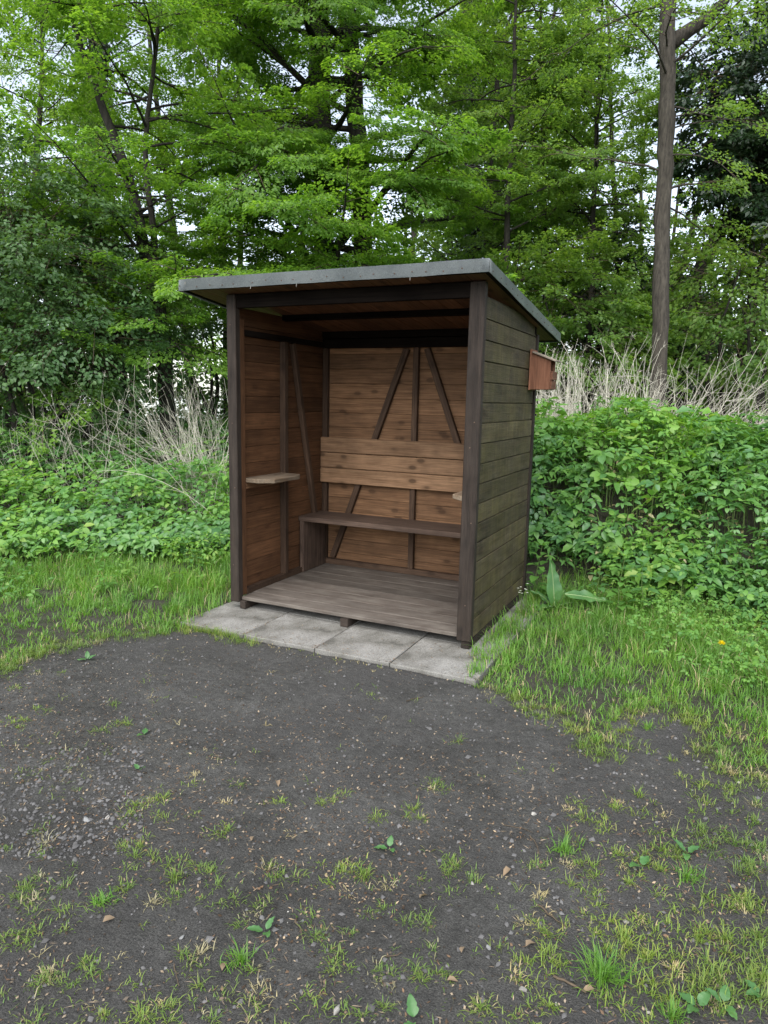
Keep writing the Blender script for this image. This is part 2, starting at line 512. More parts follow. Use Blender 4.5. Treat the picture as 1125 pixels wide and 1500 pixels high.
def ground_material():
    m, nt, out = newmat('soil_and_turf')
    L = nt.links
    tc = N_(nt, 'ShaderNodeTexCoord')
    P = tc.outputs['Object']
    n1 = N_(nt, 'ShaderNodeTexNoise', Scale=2.1, Detail=8.0, Roughness=0.68)
    n2 = N_(nt, 'ShaderNodeTexNoise', Scale=26.0, Detail=9.0, Roughness=0.72)
    n3 = N_(nt, 'ShaderNodeTexNoise', Scale=190.0, Detail=4.0, Roughness=0.7)
    vo = N_(nt, 'ShaderNodeTexVoronoi', Scale=120.0)
    for n in (n1, n2, n3, vo):
        L.new(P, n.inputs['Vector'])
    c1 = ramp(nt, [(0.32, (0.063, 0.061, 0.054)), (0.5, (0.098, 0.095, 0.086)), (0.7, (0.133, 0.129, 0.118))], n1.outputs[0])
    c2 = ramp(nt, [(0.3, g3(0.58)), (0.7, g3(1.4))], n2.outputs[0])
    c3 = ramp(nt, [(0.33, g3(0.5)), (0.7, g3(1.5))], n3.outputs[0])
    col = mixc(nt, 1.0, c1.outputs[0], c2.outputs[0], 'MULTIPLY')
    col = mixc(nt, 1.0, col, c3.outputs[0], 'MULTIPLY')
    n4 = N_(nt, 'ShaderNodeTexNoise', Scale=0.95, Detail=7.0, Roughness=0.62)
    L.new(P, n4.inputs['Vector'])
    f4 = ramp(nt, [(0.44, g3(0.0)), (0.62, g3(0.75))], n4.outputs[0])
    br = mixc(nt, 1.0, (0.088, 0.084, 0.078), c3.outputs[0], 'MULTIPLY')
    col = mixc(nt, f4.outputs[0], col, br)
    # pale grit
    gr = ramp(nt, [(0.05, g3(1.0)), (0.16, g3(0.0))], vo.outputs['Distance'])
    gs = ramp(nt, [(0.86, g3(0.0)), (0.9, g3(0.6))], vo.outputs['Color'])
    gm = N_(nt, 'ShaderNodeMath', operation='MULTIPLY')
    L.new(gr.outputs[0], gm.inputs[0])
    L.new(gs.outputs[0], gm.inputs[1])
    col = mixc(nt, gm.outputs[0], col, (0.22, 0.20, 0.17))
    # turf soil under grass and leaf mould under the plants, by vertex attribute
    at_ = N_(nt, 'ShaderNodeAttribute', attribute_name='turf')
    nt2 = ramp(nt, [(0.3, (0.045, 0.043, 0.032)), (0.7, (0.098, 0.094, 0.070))], n2.outputs[0])
    col = mixc(nt, at_.outputs['Fac'], col, nt2.outputs[0])
    b = N_(nt, 'ShaderNodeBsdfPrincipled', Roughness=0.93)
    b.inputs['Specular IOR Level'].default_value = 0.2
    L.new(col, b.inputs['Base Color'])
    h = N_(nt, 'ShaderNodeMath', operation='MULTIPLY_ADD')
    h.inputs[1].default_value = 0.45
    L.new(n3.outputs[0], h.inputs[0])
    L.new(n2.outputs[0], h.inputs[2])
    h2 = N_(nt, 'ShaderNodeMath', operation='ADD')
    L.new(h.outputs[0], h2.inputs[0])
    L.new(gm.outputs[0], h2.inputs[1])
    bp = N_(nt, 'ShaderNodeBump', Strength=1.0, Distance=0.03)
    L.new(h2.outputs[0], bp.inputs['Height'])
    L.new(bp.outputs[0], b.inputs['Normal'])
    L.new(b.outputs[0], out.inputs[0])
    return m


MT['ground'] = ground_material()

# ------------------------------------------------------------------ terrain
BANK_LINE = 1.75        # where the overgrown bank starts, right of the shelter


def bank(x, y):
    """earth bank to the right of and behind the shelter"""
    a = sstep(y, 1.5, 2.95) * (1 - 0.75 * sstep(y, 3.6, 6.0)) * sstep(x, 0.2, 1.3)
    return 0.78 * a * (1 + 0.14 * vnoise(x, y, 1.9, 13) + 0.10 * vnoise(x, y, 0.9, 3) + 0.12 * np.exp(-((x - 2.05) / 0.40) ** 2) - 0.05 * sstep(x, 3.0, 4.5))


def terrain(x, y):
    x, y = np.asarray(x, float), np.asarray(y, float)
    near = np.exp(-(((x - 1.5) / 6) ** 2 + ((y + 0.5) / 6) ** 2))
    z = -0.016 + 0.012 * vnoise(x, y, 2.2, 1) * near + 0.006 * vnoise(x, y, 7.0, 2) * near + 0.003 * vnoise(x, y, 19.0, 12) * near
    under = ((x > -0.12) & (x < 1.9) & (y > -0.42) & (y < 1.3))
    z = np.where(under, np.minimum(z, -0.03) - 0.02, z)
    z = z + bank(x, y) + 0.12 * vnoise(x, y, 0.35, 4) * (1 - near)
    # left and far left the land falls to the water
    dist = np.hypot(x - CAM[0], y - CAM[1])
    ang = np.degrees(np.arctan2(-(x - CAM[0]), y - CAM[1]))
    z = z - 3.2 * sstep(dist, 17, 34) * sstep(ang, 24, 36)
    return z


def axis_(lo, hi, fine, far):
    a = list(np.arange(lo, hi, fine))
    s, v = fine, hi
    while v < far:
        a.append(v)
        s *= 1.16
        v += s
    s, v = fine, lo
    b = []
    while v > -far:
        s *= 1.16
        v -= s
        b.append(v)
    return np.array(b[::-1] + a)


DIRT = [tuple(G(*q)[:2]) for q in [(-60, 1040), (0, 985), (60, 955), (150, 932), (230, 925), (285, 915)]] + \
       [(0.0, -0.2), (0.0, 1.2), (1.75, 1.2), (1.75, 0.0), (1.84, -0.1)] + \
       [tuple(G(*q)[:2]) for q in [(705, 990), (745, 1020), (800, 1035), (845, 1060), (870, 1110), (900, 1110), (905, 1045), (960, 1030), (1030, 1060), (1028, 1115), (1060, 1130), (1130, 1140), (1240, 1120)]] + \
       [(4.2, -1.2), (3.8, -4.2), (1.2, -5.5), (-1.4, -3.4)]

gx, gy = axis_(-1.6, 4.2, 0.03, 700), axis_(-3.6, 2.0, 0.03, 700)
XX, YY = np.meshgrid(gx, gy, indexing='ij')
ZZ = terrain(XX.ravel(), YY.ravel())
nx, ny = len(gx), len(gy)
ii, jj = np.meshgrid(np.arange(nx - 1), np.arange(ny - 1), indexing='ij')
a_ = (ii * ny + jj).ravel()
gF = np.stack([a_, a_ + ny, a_ + ny + 1, a_ + 1], 1)
gV = np.stack([XX.ravel(), YY.ravel(), ZZ], 1)
gme = np_mesh('ground', gV, gF, [MT['ground']], smooth=True)
wx = gV[:, 0] + 0.06 * vnoise(gV[:, 0], gV[:, 1], 6, 8)
wy = gV[:, 1] + 0.06 * vnoise(gV[:, 0], gV[:, 1], 6, 9)
turf = np.zeros(len(gV))
for ox, oy in rng.normal(0, 0.045, (10, 2)):
    turf += 0.1 * (1.0 - inpoly(wx + ox, wy + oy, DIRT))
ta = gme.attributes.new('turf', 'FLOAT', 'POINT')
ta.data.foreach_set('value', turf.astype(np.float32))
ground = tag(link('ground', gme), kind='structure')

wm, wnt, wout = newmat('lake_water')
wb = N_(wnt, 'ShaderNodeBsdfPrincipled', Roughness=0.12)
wb.inputs['Base Color'].default_value = (0.05, 0.07, 0.07, 1)
wnz = N_(wnt, 'ShaderNodeTexNoise', Scale=2.0, Detail=4.0)
wbp = N_(wnt, 'ShaderNodeBump', Strength=0.15, Distance=0.1)
wnt.links.new(wnz.outputs[0], wbp.inputs['Height'])
wnt.links.new(wbp.outputs[0], wb.inputs['Normal'])
wnt.links.new(wb.outputs[0], wout.inputs[0])
lk = np_mesh('lake', [(-690, -300, -1.6), (-4, 12, -1.6), (-60, 690, -1.6), (-690, 690, -1.6)], [[0, 1, 2, 3]], [wm])
tag(link('lake', lk), kind='structure')


# ------------------------------------------------------------------ timber helpers
_cache = {}


def box_mesh(l, wd, h, mat, bev=0.003, key=''):
    k = (round(l, 4), round(wd, 4), round(h, 4), mat, bev, key)
    if k in _cache:
        return _cache[k]
    bm = bmesh.new()
    bmesh.ops.create_cube(bm, size=1.0)
    bmesh.ops.scale(bm, vec=(l, wd, h), verts=bm.verts)
    if bev:
        bmesh.ops.bevel(bm, geom=list(bm.edges), offset=bev, segments=1, affect='EDGES')
    me = bpy.data.meshes.new('timber')
    bm.to_mesh(me)
    bm.free()
    me.materials.append(MT[mat])
    _cache[k] = me
    return me


def bar(name, lo, hi, mat, parent, bev=0.003, jit=0.0):
    """a squared timber between two corners; its mesh has the length along local X"""
    lo, hi = Vector(lo), Vector(hi)
    s = hi - lo
    c_ = (lo + hi) / 2
    ax = max(range(3), key=lambda i: s[i])
    if ax == 0:
        me, rot = box_mesh(s.x, s.y, s.z, mat, bev), (0, 0, 0)
    elif ax == 1:
        me, rot = box_mesh(s.y, s.x, s.z, mat, bev), (0, 0, math.pi / 2)
    else:
        me, rot = box_mesh(s.z, s.y, s.x, mat, bev), (0, math.pi / 2, 0)
    o = link(name, me, parent, c_, rot)
    if jit:
        o.location += Vector((random.uniform(-jit, jit), random.uniform(-jit, jit), random.uniform(-jit, jit)))
    return o


def beam_between(name, p, q, wide, thick, axis, mat, parent):
    """a brace from p to q; thick is measured along axis"""
    p, q, axis = Vector(p), Vector(q), Vector(axis)
    d = (q - p).normalized()
    s = axis.cross(d).normalized()
    me = box_mesh((q - p).length, thick, wide, mat, 0.003)
    o = link(name, me, parent)
    m = Matrix.Identity(4)
    for i in range(3):
        m[i][0], m[i][1], m[i][2], m[i][3] = d[i], axis[i], s[i], (p[i] + q[i]) / 2
    o.matrix_world = m
    return o


W_, D_ = 1.70, 1.20
UND = 0.058      # roof top to underside of the ceiling boards
ROOF_S = (1.922 - 2.1264) / (1.658 + 0.145)


def roof_top(y):
    return 2.1264 + ROOF_S * (y + 0.145)


SH = empty('wooden_shelter', (0, 0, 0), 'open-fronted dark brown timber shelter with grey felt roof and bench inside', 'shelter')

# posts at the four corners
bar('post', (0.0, 0.0, 0.045), (0.070, 0.050, roof_top(0.05) - UND - 0.002), 'post', SH, 0.005)
bar('post', (W_ - 0.086, 0.0, 0.045), (W_, 0.050, roof_top(0.05) - UND - 0.002), 'post', SH, 0.005)
bar('post', (0.0, 1.190, 0.05), (0.045, 1.236, 1.872), 'post', SH, 0.004)
bar('post', (W_ - 0.045, 1.190, 0.05), (W_ + 0.008, 1.236, 1.872), 'post', SH, 0.004)

BP = 0.1124


def board_mesh(length, mat, cut=None, thick=0.022):
    """shiplap board: outer face towards -Y, length along X, bottom at z=0. cut = (z at x=0, z at x=length)"""
    key = ('ship', round(length, 3), mat, cut, thick)
    if key in _cache:
        return _cache[key]
    o_, m_, i_ = 0.0, thick * 0.5, thick
    sec = [(o_, 0.0015), (o_ + 0.0015, 0), (m_, 0.0), (m_, 0.0066), (i_ - 0.004, 0.0066), (i_, 0.0092), (i_, 0.1150), (i_ - 0.004, 0.118), (m_, 0.118), (m_, 0.1060), (o_ + 0.0025, 0.1060), (o_, 0.1035)]
    bm = bmesh.new()
    r0 = [bm.verts.new((0, y, z)) for y, z in sec]
    r1 = [bm.verts.new((length, y, z)) for y, z in sec]
    n = len(sec)
    for i in range(n):
        bm.faces.new((r0[i], r0[(i + 1) % n], r1[(i + 1) % n], r1[i]))
    bm.faces.new(r0[::-1])
    bm.faces.new(r1)
    if cut:
        sl = Vector((length, 0, cut[1] - cut[0]))
        no = Vector((-(cut[1] - cut[0]), 0, length)).normalized()
        g = bm.verts[:] + bm.edges[:] + bm.faces[:]
        res = bmesh.ops.bisect_plane(bm, geom=g, plane_co=(0, 0, cut[0]), plane_no=no, clear_outer=True)
        ed = [e for e in res['geom_cut'] if isinstance(e, bmesh.types.BMEdge)]
        bmesh.ops.holes_fill(bm, edges=ed)
    bmesh.ops.recalc_face_normals(bm, faces=bm.faces)
    me = bpy.data.meshes.new('board')
    bm.to_mesh(me)
    bm.free()
    me.materials.append(MT[mat])
    _cache[key] = me
    return me


def joined_bars(name, boxes, mat, parent):
    """a wall's own rails as one mesh"""
    bm = bmesh.new()
    for lo, hi in boxes:
        r = bmesh.ops.create_cube(bm, size=1.0)
        vs = r['verts']
        bmesh.ops.scale(bm, vec=tuple(hi[i] - lo[i] for i in range(3)), verts=vs)
        bmesh.ops.translate(bm, vec=tuple((hi[i] + lo[i]) / 2 for i in range(3)), verts=vs)
    me = bpy.data.meshes.new(name)
    bm.to_mesh(me)
    bm.free()
    me.materials.append(MT[mat])
    return link(name, me, parent)


def two_sided(me, inner):
    """inner faces of a wall board (local +Y) take the inner timber colour"""
    if len(me.materials) == 1:
        me.materials.append(MT[inner])
        for p in me.polygons:
            if p.normal.y > 0.5:
                p.material_index = 1
    return me




def side_boards(wall, x, facing, inner):
    # facing +1: outer face towards +X (right wall); -1: left wall
    for k in range(17):
        z0 = 0.060 + BP * k
        y0, y1 = 0.051, 1.189
        zt0, zt1 = roof_top(y0) - UND - 0.004 - z0, roof_top(y1) - UND - 0.004 - z0
        ends = (zt0, zt1) if facing > 0 else (zt1, zt0)
        if max(ends) < 0.004:
            break
        cut = None
        if min(ends) < 0.119:
            cut = (round(ends[0], 4), round(ends[1], 4))
        me = two_sided(board_mesh(y1 - y0, 'side', cut), inner)
        o = link('board', me, wall)
        if facing > 0:
            o.rotation_euler = (0, 0, math.pi / 2)
            o.location = (x, y0, z0)
        else:
            o.rotation_euler = (0, 0, -math.pi / 2)
            o.location = (x, y1, z0)
        o.location.x += random.uniform(-0.0015, 0.0015)


# right wall
rw = joined_bars('side_wall', [((1.632, 0.10, 0.080), (1.672, 1.15, 0.118))], 'stud', SH)
bar('rail', (1.632, 0.10, 1.80), (1.672, 1.15, 1.84), 'stud', rw)
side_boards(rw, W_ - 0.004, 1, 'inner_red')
bar('stud', (1.632, 0.560, 0.119), (1.672, 0.605, 1.799), 'stud', rw)
bar('stud', (1.630, 0.0505, 0.080), (1.671, 0.099, 1.90), 'stud', rw)
beam_between('brace', (1.652, 0.640, 1.78), (1.652, 1.10, 0.14), 0.045, 0.038, (1, 0, 0), 'stud', rw)
# left wall
lw = joined_bars('side_wall', [((0.028, 0.10, 0.080), (0.068, 1.15, 0.118))], 'stud', SH)
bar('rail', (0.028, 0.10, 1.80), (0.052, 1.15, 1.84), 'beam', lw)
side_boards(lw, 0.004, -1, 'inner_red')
bar('stud', (0.028, 0.556, 0.119), (0.074, 0.601, 1.799), 'stud', lw)
bar('stud', (0.027, 0.0505, 0.080), (0.066, 0.099, 1.90), 'inner_red', lw)
beam_between('brace', (0.050, 0.690, 1.795), (0.050, 1.105, 0.14), 0.042, 0.036, (1, 0, 0), 'stud', lw)
# back wall: boards face away (+Y outwards), inner faces towards the camera
bw = joined_bars('back_wall', [((0.029, 1.150, 0.0805), (1.671, 1.189, 0.122))], 'stud', SH)
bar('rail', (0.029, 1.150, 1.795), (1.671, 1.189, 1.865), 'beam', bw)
for k in range(16):
    z0 = 0.060 + BP * k
    me = two_sided(board_mesh(1.606, 'side'), 'inner')
    o = link('board', me, bw)
    o.rotation_euler = (0, 0, math.pi)
    o.location = (W_ - 0.047, 1.213 + random.uniform(-0.0015, 0.0015), z0)
for x0, x1 in ((0.030, 0.074), (0.800, 0.842), (1.625, 1.670)):
    bar('stud', (x0, 1.1505, 0.1225), (x1, 1.1885, 1.7945), 'stud', bw)
beam_between('brace', (0.742, 1.1695, 1.785), (0.128, 1.1695, 0.135), 0.045, 0.037, (0, 1, 0), 'stud', bw)
beam_between('brace', (0.905, 1.1695, 1.785), (1.540, 1.1695, 0.135), 0.045, 0.037, (0, 1, 0), 'stud', bw)
for k in range(3):
    bar('backrest_board', (0.030, 1.124, 0.748 + 0.121 * k), (1.670, 1.149, 0.748 + 0.121 * k + 0.1165), 'rest', bw, 0.004, 0.0012)

# roof: felt over boards over purlins
bm = bmesh.new()
fx0, fx1, fy0, fy1 = -0.25, 1.7615, -0.145, 1.658
ft = 0.068


def slope_box(bm, x0, x1, y0, y1, o0, o1):
    vs = []
    for (x, y) in ((x0, y0), (x1, y0), (x1, y1), (x0, y1)):
        for of in (o1, o0):
            vs.append(bm.verts.new((x, y, roof_top(y) - of)))
    b0, t0, b1, t1, b2, t2, b3, t3 = vs
    for f in ((t0, t1, t2, t3), (b3, b2, b1, b0), (b0, b1, t1, t0), (b1, b2, t2, t1), (b2, b3, t3, t2), (b3, b0, t0, t3)):
        bm.faces.new(f)


def slope_mesh(name, x0, x1, y0, y1, o0, o1, mat, parent):
    bm = bmesh.new()
    slope_box(bm, x0, x1, y0, y1, o0, o1)
    bmesh.ops.recalc_face_normals(bm, faces=bm.faces)
    me = bpy.data.meshes.new(name)
    bm.to_mesh(me)
    bm.free()
    me.materials.append(MT[mat])
    return link(name, me, parent)


# felt: a sagging, slightly wavy sheet with turned-down edges
fn = 40
fm = 30
fv, ff = [], []
for i in range(fn + 1):
    for j in range(fm + 1):
        x = fx0 + (fx1 - fx0) * i / fn
        y = fy0 + (fy1 - fy0) * j / fm
        fv.append((x, y, roof_top(y) + 0.0025 * float(vnoise(x, y, 5, 21))))
for i in range(fn):
    for j in range(fm):
        q = i * (fm + 1) + j
        ff.append((q, q + fm + 1, q + fm + 2, q + 1))


def edge_skirt(idx, nv):
    base = len(fv)
    for n, q in enumerate(idx):
        x, y, z = fv[q]
        wv = 0.0025 * float(vnoise(x, y, 7, 22))
        fv.append((x + nv[0] * (0.003 + wv), y + nv[1] * (0.003 + wv), z - ft - 0.003 * float(vnoise(x, y, 4, 23))))
    for n in range(len(idx) - 1):
        ff.append((idx[n], idx[n + 1], base + n + 1, base + n))


edge_skirt([i * (fm + 1) for i in range(fn + 1)], (0, -1))
edge_skirt([i * (fm + 1) + fm for i in range(fn + 1)], (0, 1))
edge_skirt(list(range(fm + 1)), (-1, 0))
edge_skirt([fn * (fm + 1) + j for j in range(fm + 1)], (1, 0))
rme = np_mesh('roof', fv, ff, [MT['felt']])
roof = link('roof', rme, SH)
sol = roof.modifiers.new('thickness', 'SOLIDIFY')
sol.thickness = 0.004
sol.offset = 0.0
# fascia behind the felt's turned-down edge
slope_mesh('fascia', fx0 + 0.006, fx1 - 0.006, fy0 + 0.006, fy0 + 0.026, 0.006, ft - 0.004, 'beam', roof)
slope_mesh('fascia', fx0 + 0.006, fx1 - 0.006, fy1 - 0.026, fy1 - 0.006, 0.006, ft - 0.004, 'beam', roof)
slope_mesh('fascia', fx0 + 0.006, fx0 + 0.026, fy0 + 0.028, fy1 - 0.028, 0.006, ft - 0.004, 'beam', roof)
slope_mesh('fascia', fx1 - 0.026, fx1 - 0.006, fy0 + 0.028, fy1 - 0.028, 0.006, ft - 0.004, 'beam', roof)
nb = 17
bw_ = (fx1 - fx0 - 0.060) / nb
for k in range(nb):          # ceiling boards run front to back; length along local X
    x0 = fx0 + 0.030 + bw_ * k
    L_ = (fy1 - fy0 - 0.06) / math.cos(math.atan(ROOF_S))
    me = box_mesh(L_, bw_ - 0.003, 0.018, 'ceiling', 0.002)
    ymid = (fy0 + fy1) / 2
    o = link('ceiling_board', me, roof, (x0 + bw_ / 2, ymid, roof_top(ymid) - UND + 0.009), (0, -math.atan(ROOF_S), 0))
    o.rotation_euler = Matrix.Rotation(math.pi / 2, 3, 'Z').to_euler()
    o.rotation_euler = (Matrix.Rotation(math.atan(ROOF_S), 3, 'X') @ Matrix.Rotation(math.pi / 2, 3, 'Z')).to_euler()
slope_mesh('deck', fx0 + 0.028, fx1 - 0.028, fy0 + 0.028, fy1 - 0.028, 0.012, UND - 0.020, 'beam', roof)
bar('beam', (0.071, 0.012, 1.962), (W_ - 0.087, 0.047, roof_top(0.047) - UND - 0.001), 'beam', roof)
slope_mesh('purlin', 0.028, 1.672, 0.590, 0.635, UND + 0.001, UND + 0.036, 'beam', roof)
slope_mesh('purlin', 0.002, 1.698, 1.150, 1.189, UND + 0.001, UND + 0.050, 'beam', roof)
# clout nails in the felt edge
bm = bmesh.new()
bmesh.ops.create_uvsphere(bm, u_segments=8, v_segments=4, radius=0.0042)
bmesh.ops.scale(bm, vec=(1, 0.45, 1), verts=bm.verts)
nail_me = bpy.data.meshes.new('nail')
bm.to_mesh(nail_me)
bm.free()
nail_me.materials.append(MT['metal'])
for k in range(20):
    x = fx0 + 0.03 + k * 0.103 + random.uniform(-0.02, 0.02)
    if x < fx1 - 0.01:
        link('nail', nail_me, roof, (x, fy0 - 0.0075, roof_top(fy0) - 0.045 + random.uniform(-0.006, 0.008)))
for k in range(15):
    y = fy0 + 0.06 + k * 0.12 + random.uniform(-0.02, 0.02)
    if y < fy1:
        link('nail', nail_me, roof, (fx1 + 0.0075, y, roof_top(y) - 0.045 + random.uniform(-0.006, 0.008)), (0, 0, math.pi / 2))
# bent nails sticking out below the felt
for x, dz in ((-0.195, 0.02), (0.30, 0.066), (0.62, 0.07), (1.33, 0.07)):
    V, F = tube([(x, fy0 - 0.004, roof_top(fy0) - dz), (x + 0.003, fy0 - 0.012, roof_top(fy0) - dz - 0.018)], [0.0016, 0.0008], 5)
    link('nail', np_mesh('nail', V, F, [MT['stone']]), roof)

# floor on bearers
fl = joined_bars('floor', [((0.842, 0.012, 0.0005), (0.894, 1.18, 0.0535))], 'post', SH)
bar('bearer', (0.068, 0.012, 0.0005), (0.112, 1.18, 0.0535), 'post', fl)
bar('bearer', (1.640, 0.012, 0.0005), (1.692, 1.18, 0.0535), 'post', fl)
ys = np.linspace(0.029, 1.149, 9)
for k in range(8):
    z = 0.079 + random.uniform(-0.0015, 0.0015)
    y0 = ys[k] + 0.0015
    x0 = 0.071 if ys[k] < 0.055 else 0.031
    bar('plank', (x0, y0, z - 0.024), (1.612 if ys[k] < 0.055 else 1.628, ys[k + 1] - 0.0015, z), 'floor', fl, 0.003)

# bench
bn = bar('bench', (0.031, 0.800, 0.478), (1.630, 1.1225, 0.516), 'bench', SH, 0.004)
pm = link('end_panel', box_mesh(0.396, 0.325, 0.036, 'bench', 0.003), SH, (0.062, 0.960, 0.2795), (0, math.pi / 2, 0))
link('end_panel', box_mesh(0.396, 0.325, 0.036, 'bench', 0.003), SH, (1.604, 0.960, 0.2795), (0, math.pi / 2, 0))


# shelves on the side walls, with cut corners
def prism(name, poly, z0, z1, mat, parent, bev=0.003):
    bm = bmesh.new()
    vs = [bm.verts.new((x, y, z0)) for x, y in poly]
    f = bm.faces.new(vs)
    r = bmesh.ops.extrude_face_region(bm, geom=[f])
    bmesh.ops.translate(bm, vec=(0, 0, z1 - z0), verts=[v for v in r['geom'] if isinstance(v, bmesh.types.BMVert)])
    bmesh.ops.recalc_face_normals(bm, faces=bm.faces)
    if bev:
        bmesh.ops.bevel(bm, geom=list(bm.edges), offset=bev, segments=1, affect='EDGES')
    # length axis to local X: rotate mesh so that +Y of the shelter is its local X
    me = bpy.data.meshes.new(name)
    bmesh.ops.rotate(bm, matrix=Matrix.Rotation(-math.pi / 2, 3, 'Z'), verts=bm.verts)
    bm.to_mesh(me)
    bm.free()
    me.materials.append(MT[mat])
    return link(name, me, parent, (0, 0, 0), (0, 0, math.pi / 2))


sL = prism('shelf', [(0.030, 0.101), (0.165, 0.101), (0.250, 0.165), (0.250, 0.470), (0.200, 0.554), (0.030, 0.554)], 0.846, 0.873, 'shelf', SH)
bar('bracket', (0.031, 0.104, 0.800), (0.060, 0.552, 0.845), 'inner', SH)
sR = prism('shelf', [(1.670, 0.101), (1.670, 0.555), (1.545, 0.555), (1.500, 0.470), (1.500, 0.165), (1.570, 0.101)], 0.846, 0.873, 'shelf', SH)
bar('bracket', (1.640, 0.104, 0.800), (1.669, 0.552, 0.845), 'inner', SH)
# nails in the posts
for (x, z) in ((0.03, 1.86), (0.035, 1.24), (0.05, 0.82), (0.03, 0.30), (W_ - 0.03, 1.30), (W_ - 0.05, 1.16), (W_ - 0.025, 0.74), (W_ - 0.04, 0.26)):
    link('nail', nail_me, SH, (x, -0.0005, z))

for k in range(16):
    for y in (0.078, 0.585, 1.172):
        for dz in (0.03, 0.08):
            if y == 0.585 or dz == 0.08 or k % 3:
                link('nail', nail_me, rw, (W_ - 0.0035, y + random.uniform(-0.006, 0.006), 0.060 + BP * k + dz + random.uniform(-0.005, 0.005)), (0, 0, math.pi / 2))

# ------------------------------------------------------------------ nest box on the right wall
NB = empty('nest_box', (W_ + 0.001, 1.075, 1.50), 'small reddish brown wooden nest box on the right wall under the eaves', 'nest box')
def nb(name, lo, hi, mat='nest'):
    return bar(name, lo, hi, mat, NB, 0.0015)
nb('back_board', (0.000, -0.050, -0.005), (0.014, 0.100, 0.262))
def nside(y0, y1):
    bm = bmesh.new()
    pr = [(0.0145, 0.0), (0.140, 0.0), (0.140, 0.188), (0.0145, 0.236)]
    a = [bm.verts.new((x, y0, z)) for x, z in pr]
    b = [bm.verts.new((x, y1, z)) for x, z in pr]
    bm.faces.new(a)
    bm.faces.new(b[::-1])
    for i in range(4):
        bm.faces.new((a[i], a[(i + 1) % 4], b[(i + 1) % 4], b[i]))
    bmesh.ops.recalc_face_normals(bm, faces=bm.faces)
    bmesh.ops.rotate(bm, matrix=Matrix.Rotation(math.pi / 2, 3, 'Y'), verts=bm.verts)     # grain runs upright
    me = bpy.data.meshes.new('side_panel')
    bm.to_mesh(me)
    bm.free()
    me.materials.append(MT['nest'])
    return link('side_panel', me, NB, (0, 0, 0), (0, -math.pi / 2, 0))
nside(-0.050, -0.037)
nside(0.087, 0.100)
nb('front_panel', (0.1405, -0.046, 0.002), (0.153, 0.096, 0.060))
nb('front_panel', (0.1405, -0.046, 0.0635), (0.157, 0.096, 0.118))
nb('base', (0.0145, -0.0365, 0.001), (0.140, 0.0865, 0.013))
rf = link('lid', box_mesh(0.168, 0.185, 0.011, 'nest_roof', 0.002), NB, (0.098, 0.025, 0.2145), (0, math.atan2(0.048, 0.1255), 0))

# ------------------------------------------------------------------ concrete paving under and before the shelter
joints_x = [-0.09, 0.400, 0.900, 1.374, 1.868]
joints_y = [-0.402, 0.085, 0.575, 1.065, 1.30]
bed = joined_bars('paving', [((-0.085, -0.395, -0.055), (1.862, 1.29, -0.046))], 'greystone', None)
tag(bed, kind='structure')
for i in range(4):
    for j in range(4):
        x0, x1, y0, y1 = joints_x[i] + 0.003, joints_x[i + 1] - 0.003, joints_y[j] + 0.003, joints_y[j + 1] - 0.003
        o = link('slab', box_mesh(x1 - x0, y1 - y0, 0.045, 'slab', 0.004), bed, ((x0 + x1) / 2, (y0 + y1) / 2, -0.0225 + random.uniform(-0.003, 0)))
        if j == 0:
            o.rotation_euler = (random.uniform(-0.004, 0.002), random.uniform(-0.004, 0.004), random.uniform(-0.004, 0.004))


# ------------------------------------------------------------------ trees
def spray(acc, p0, d, L, up, size, dens, g, m=1, width=0.42, hang=0.1, loose=0.3, aspect=0.62):
    """leaves of one side branch: a flat layered fan"""
    side = np.cross(up, d)
    side = side / (np.linalg.norm(side) + 1e-9)
    n = max(5, int(dens * L * L * width * 1.6 + dens * 0.06 * L))
    t = np.sqrt(g.uniform(0.02, 1.0, n))
    wv = np.sin(np.clip(t, 0, 1) * math.pi * 0.86 + 0.25) * L * width
    s = g.uniform(-1, 1, n)
    P = p0 + d * (t * L)[:, None] + side * (s * wv)[:, None] + up * g.normal(0, 0.012 + 0.04 * loose, n)[:, None]
    P[:, 2] -= hang * L * (t ** 2 * 0.6 + s ** 2 * 0.4 * width)
    dd = d[None] * g.uniform(0.3, 1.0, n)[:, None] + side[None] * (np.sign(s) * g.uniform(0.2, 1.0, n))[:, None] + g.normal(0, 0.25, (n, 3))
    dd[:, 2] -= 0.25
    nn = up[None] + g.normal(0, loose, (n, 3))
    L_ = size * g.uniform(0.7, 1.25, n)
    V, F = kites(P, dd, nn, L_, L_ * aspect, 0.1, 0.1)
    acc.add(V, F, m)


def limb_path(p0, d, L, g, n=6, rise=0.0, wob=0.08):
    P = [np.array(p0, float)]
    d = d / np.linalg.norm(d)
    for k in range(n):
        d = d + g.normal(0, wob, 3) + np.array([0, 0, rise / n])
        d = d / np.linalg.norm(d)
        P.append(P[-1] + d * L / n)
    return np.array(P)


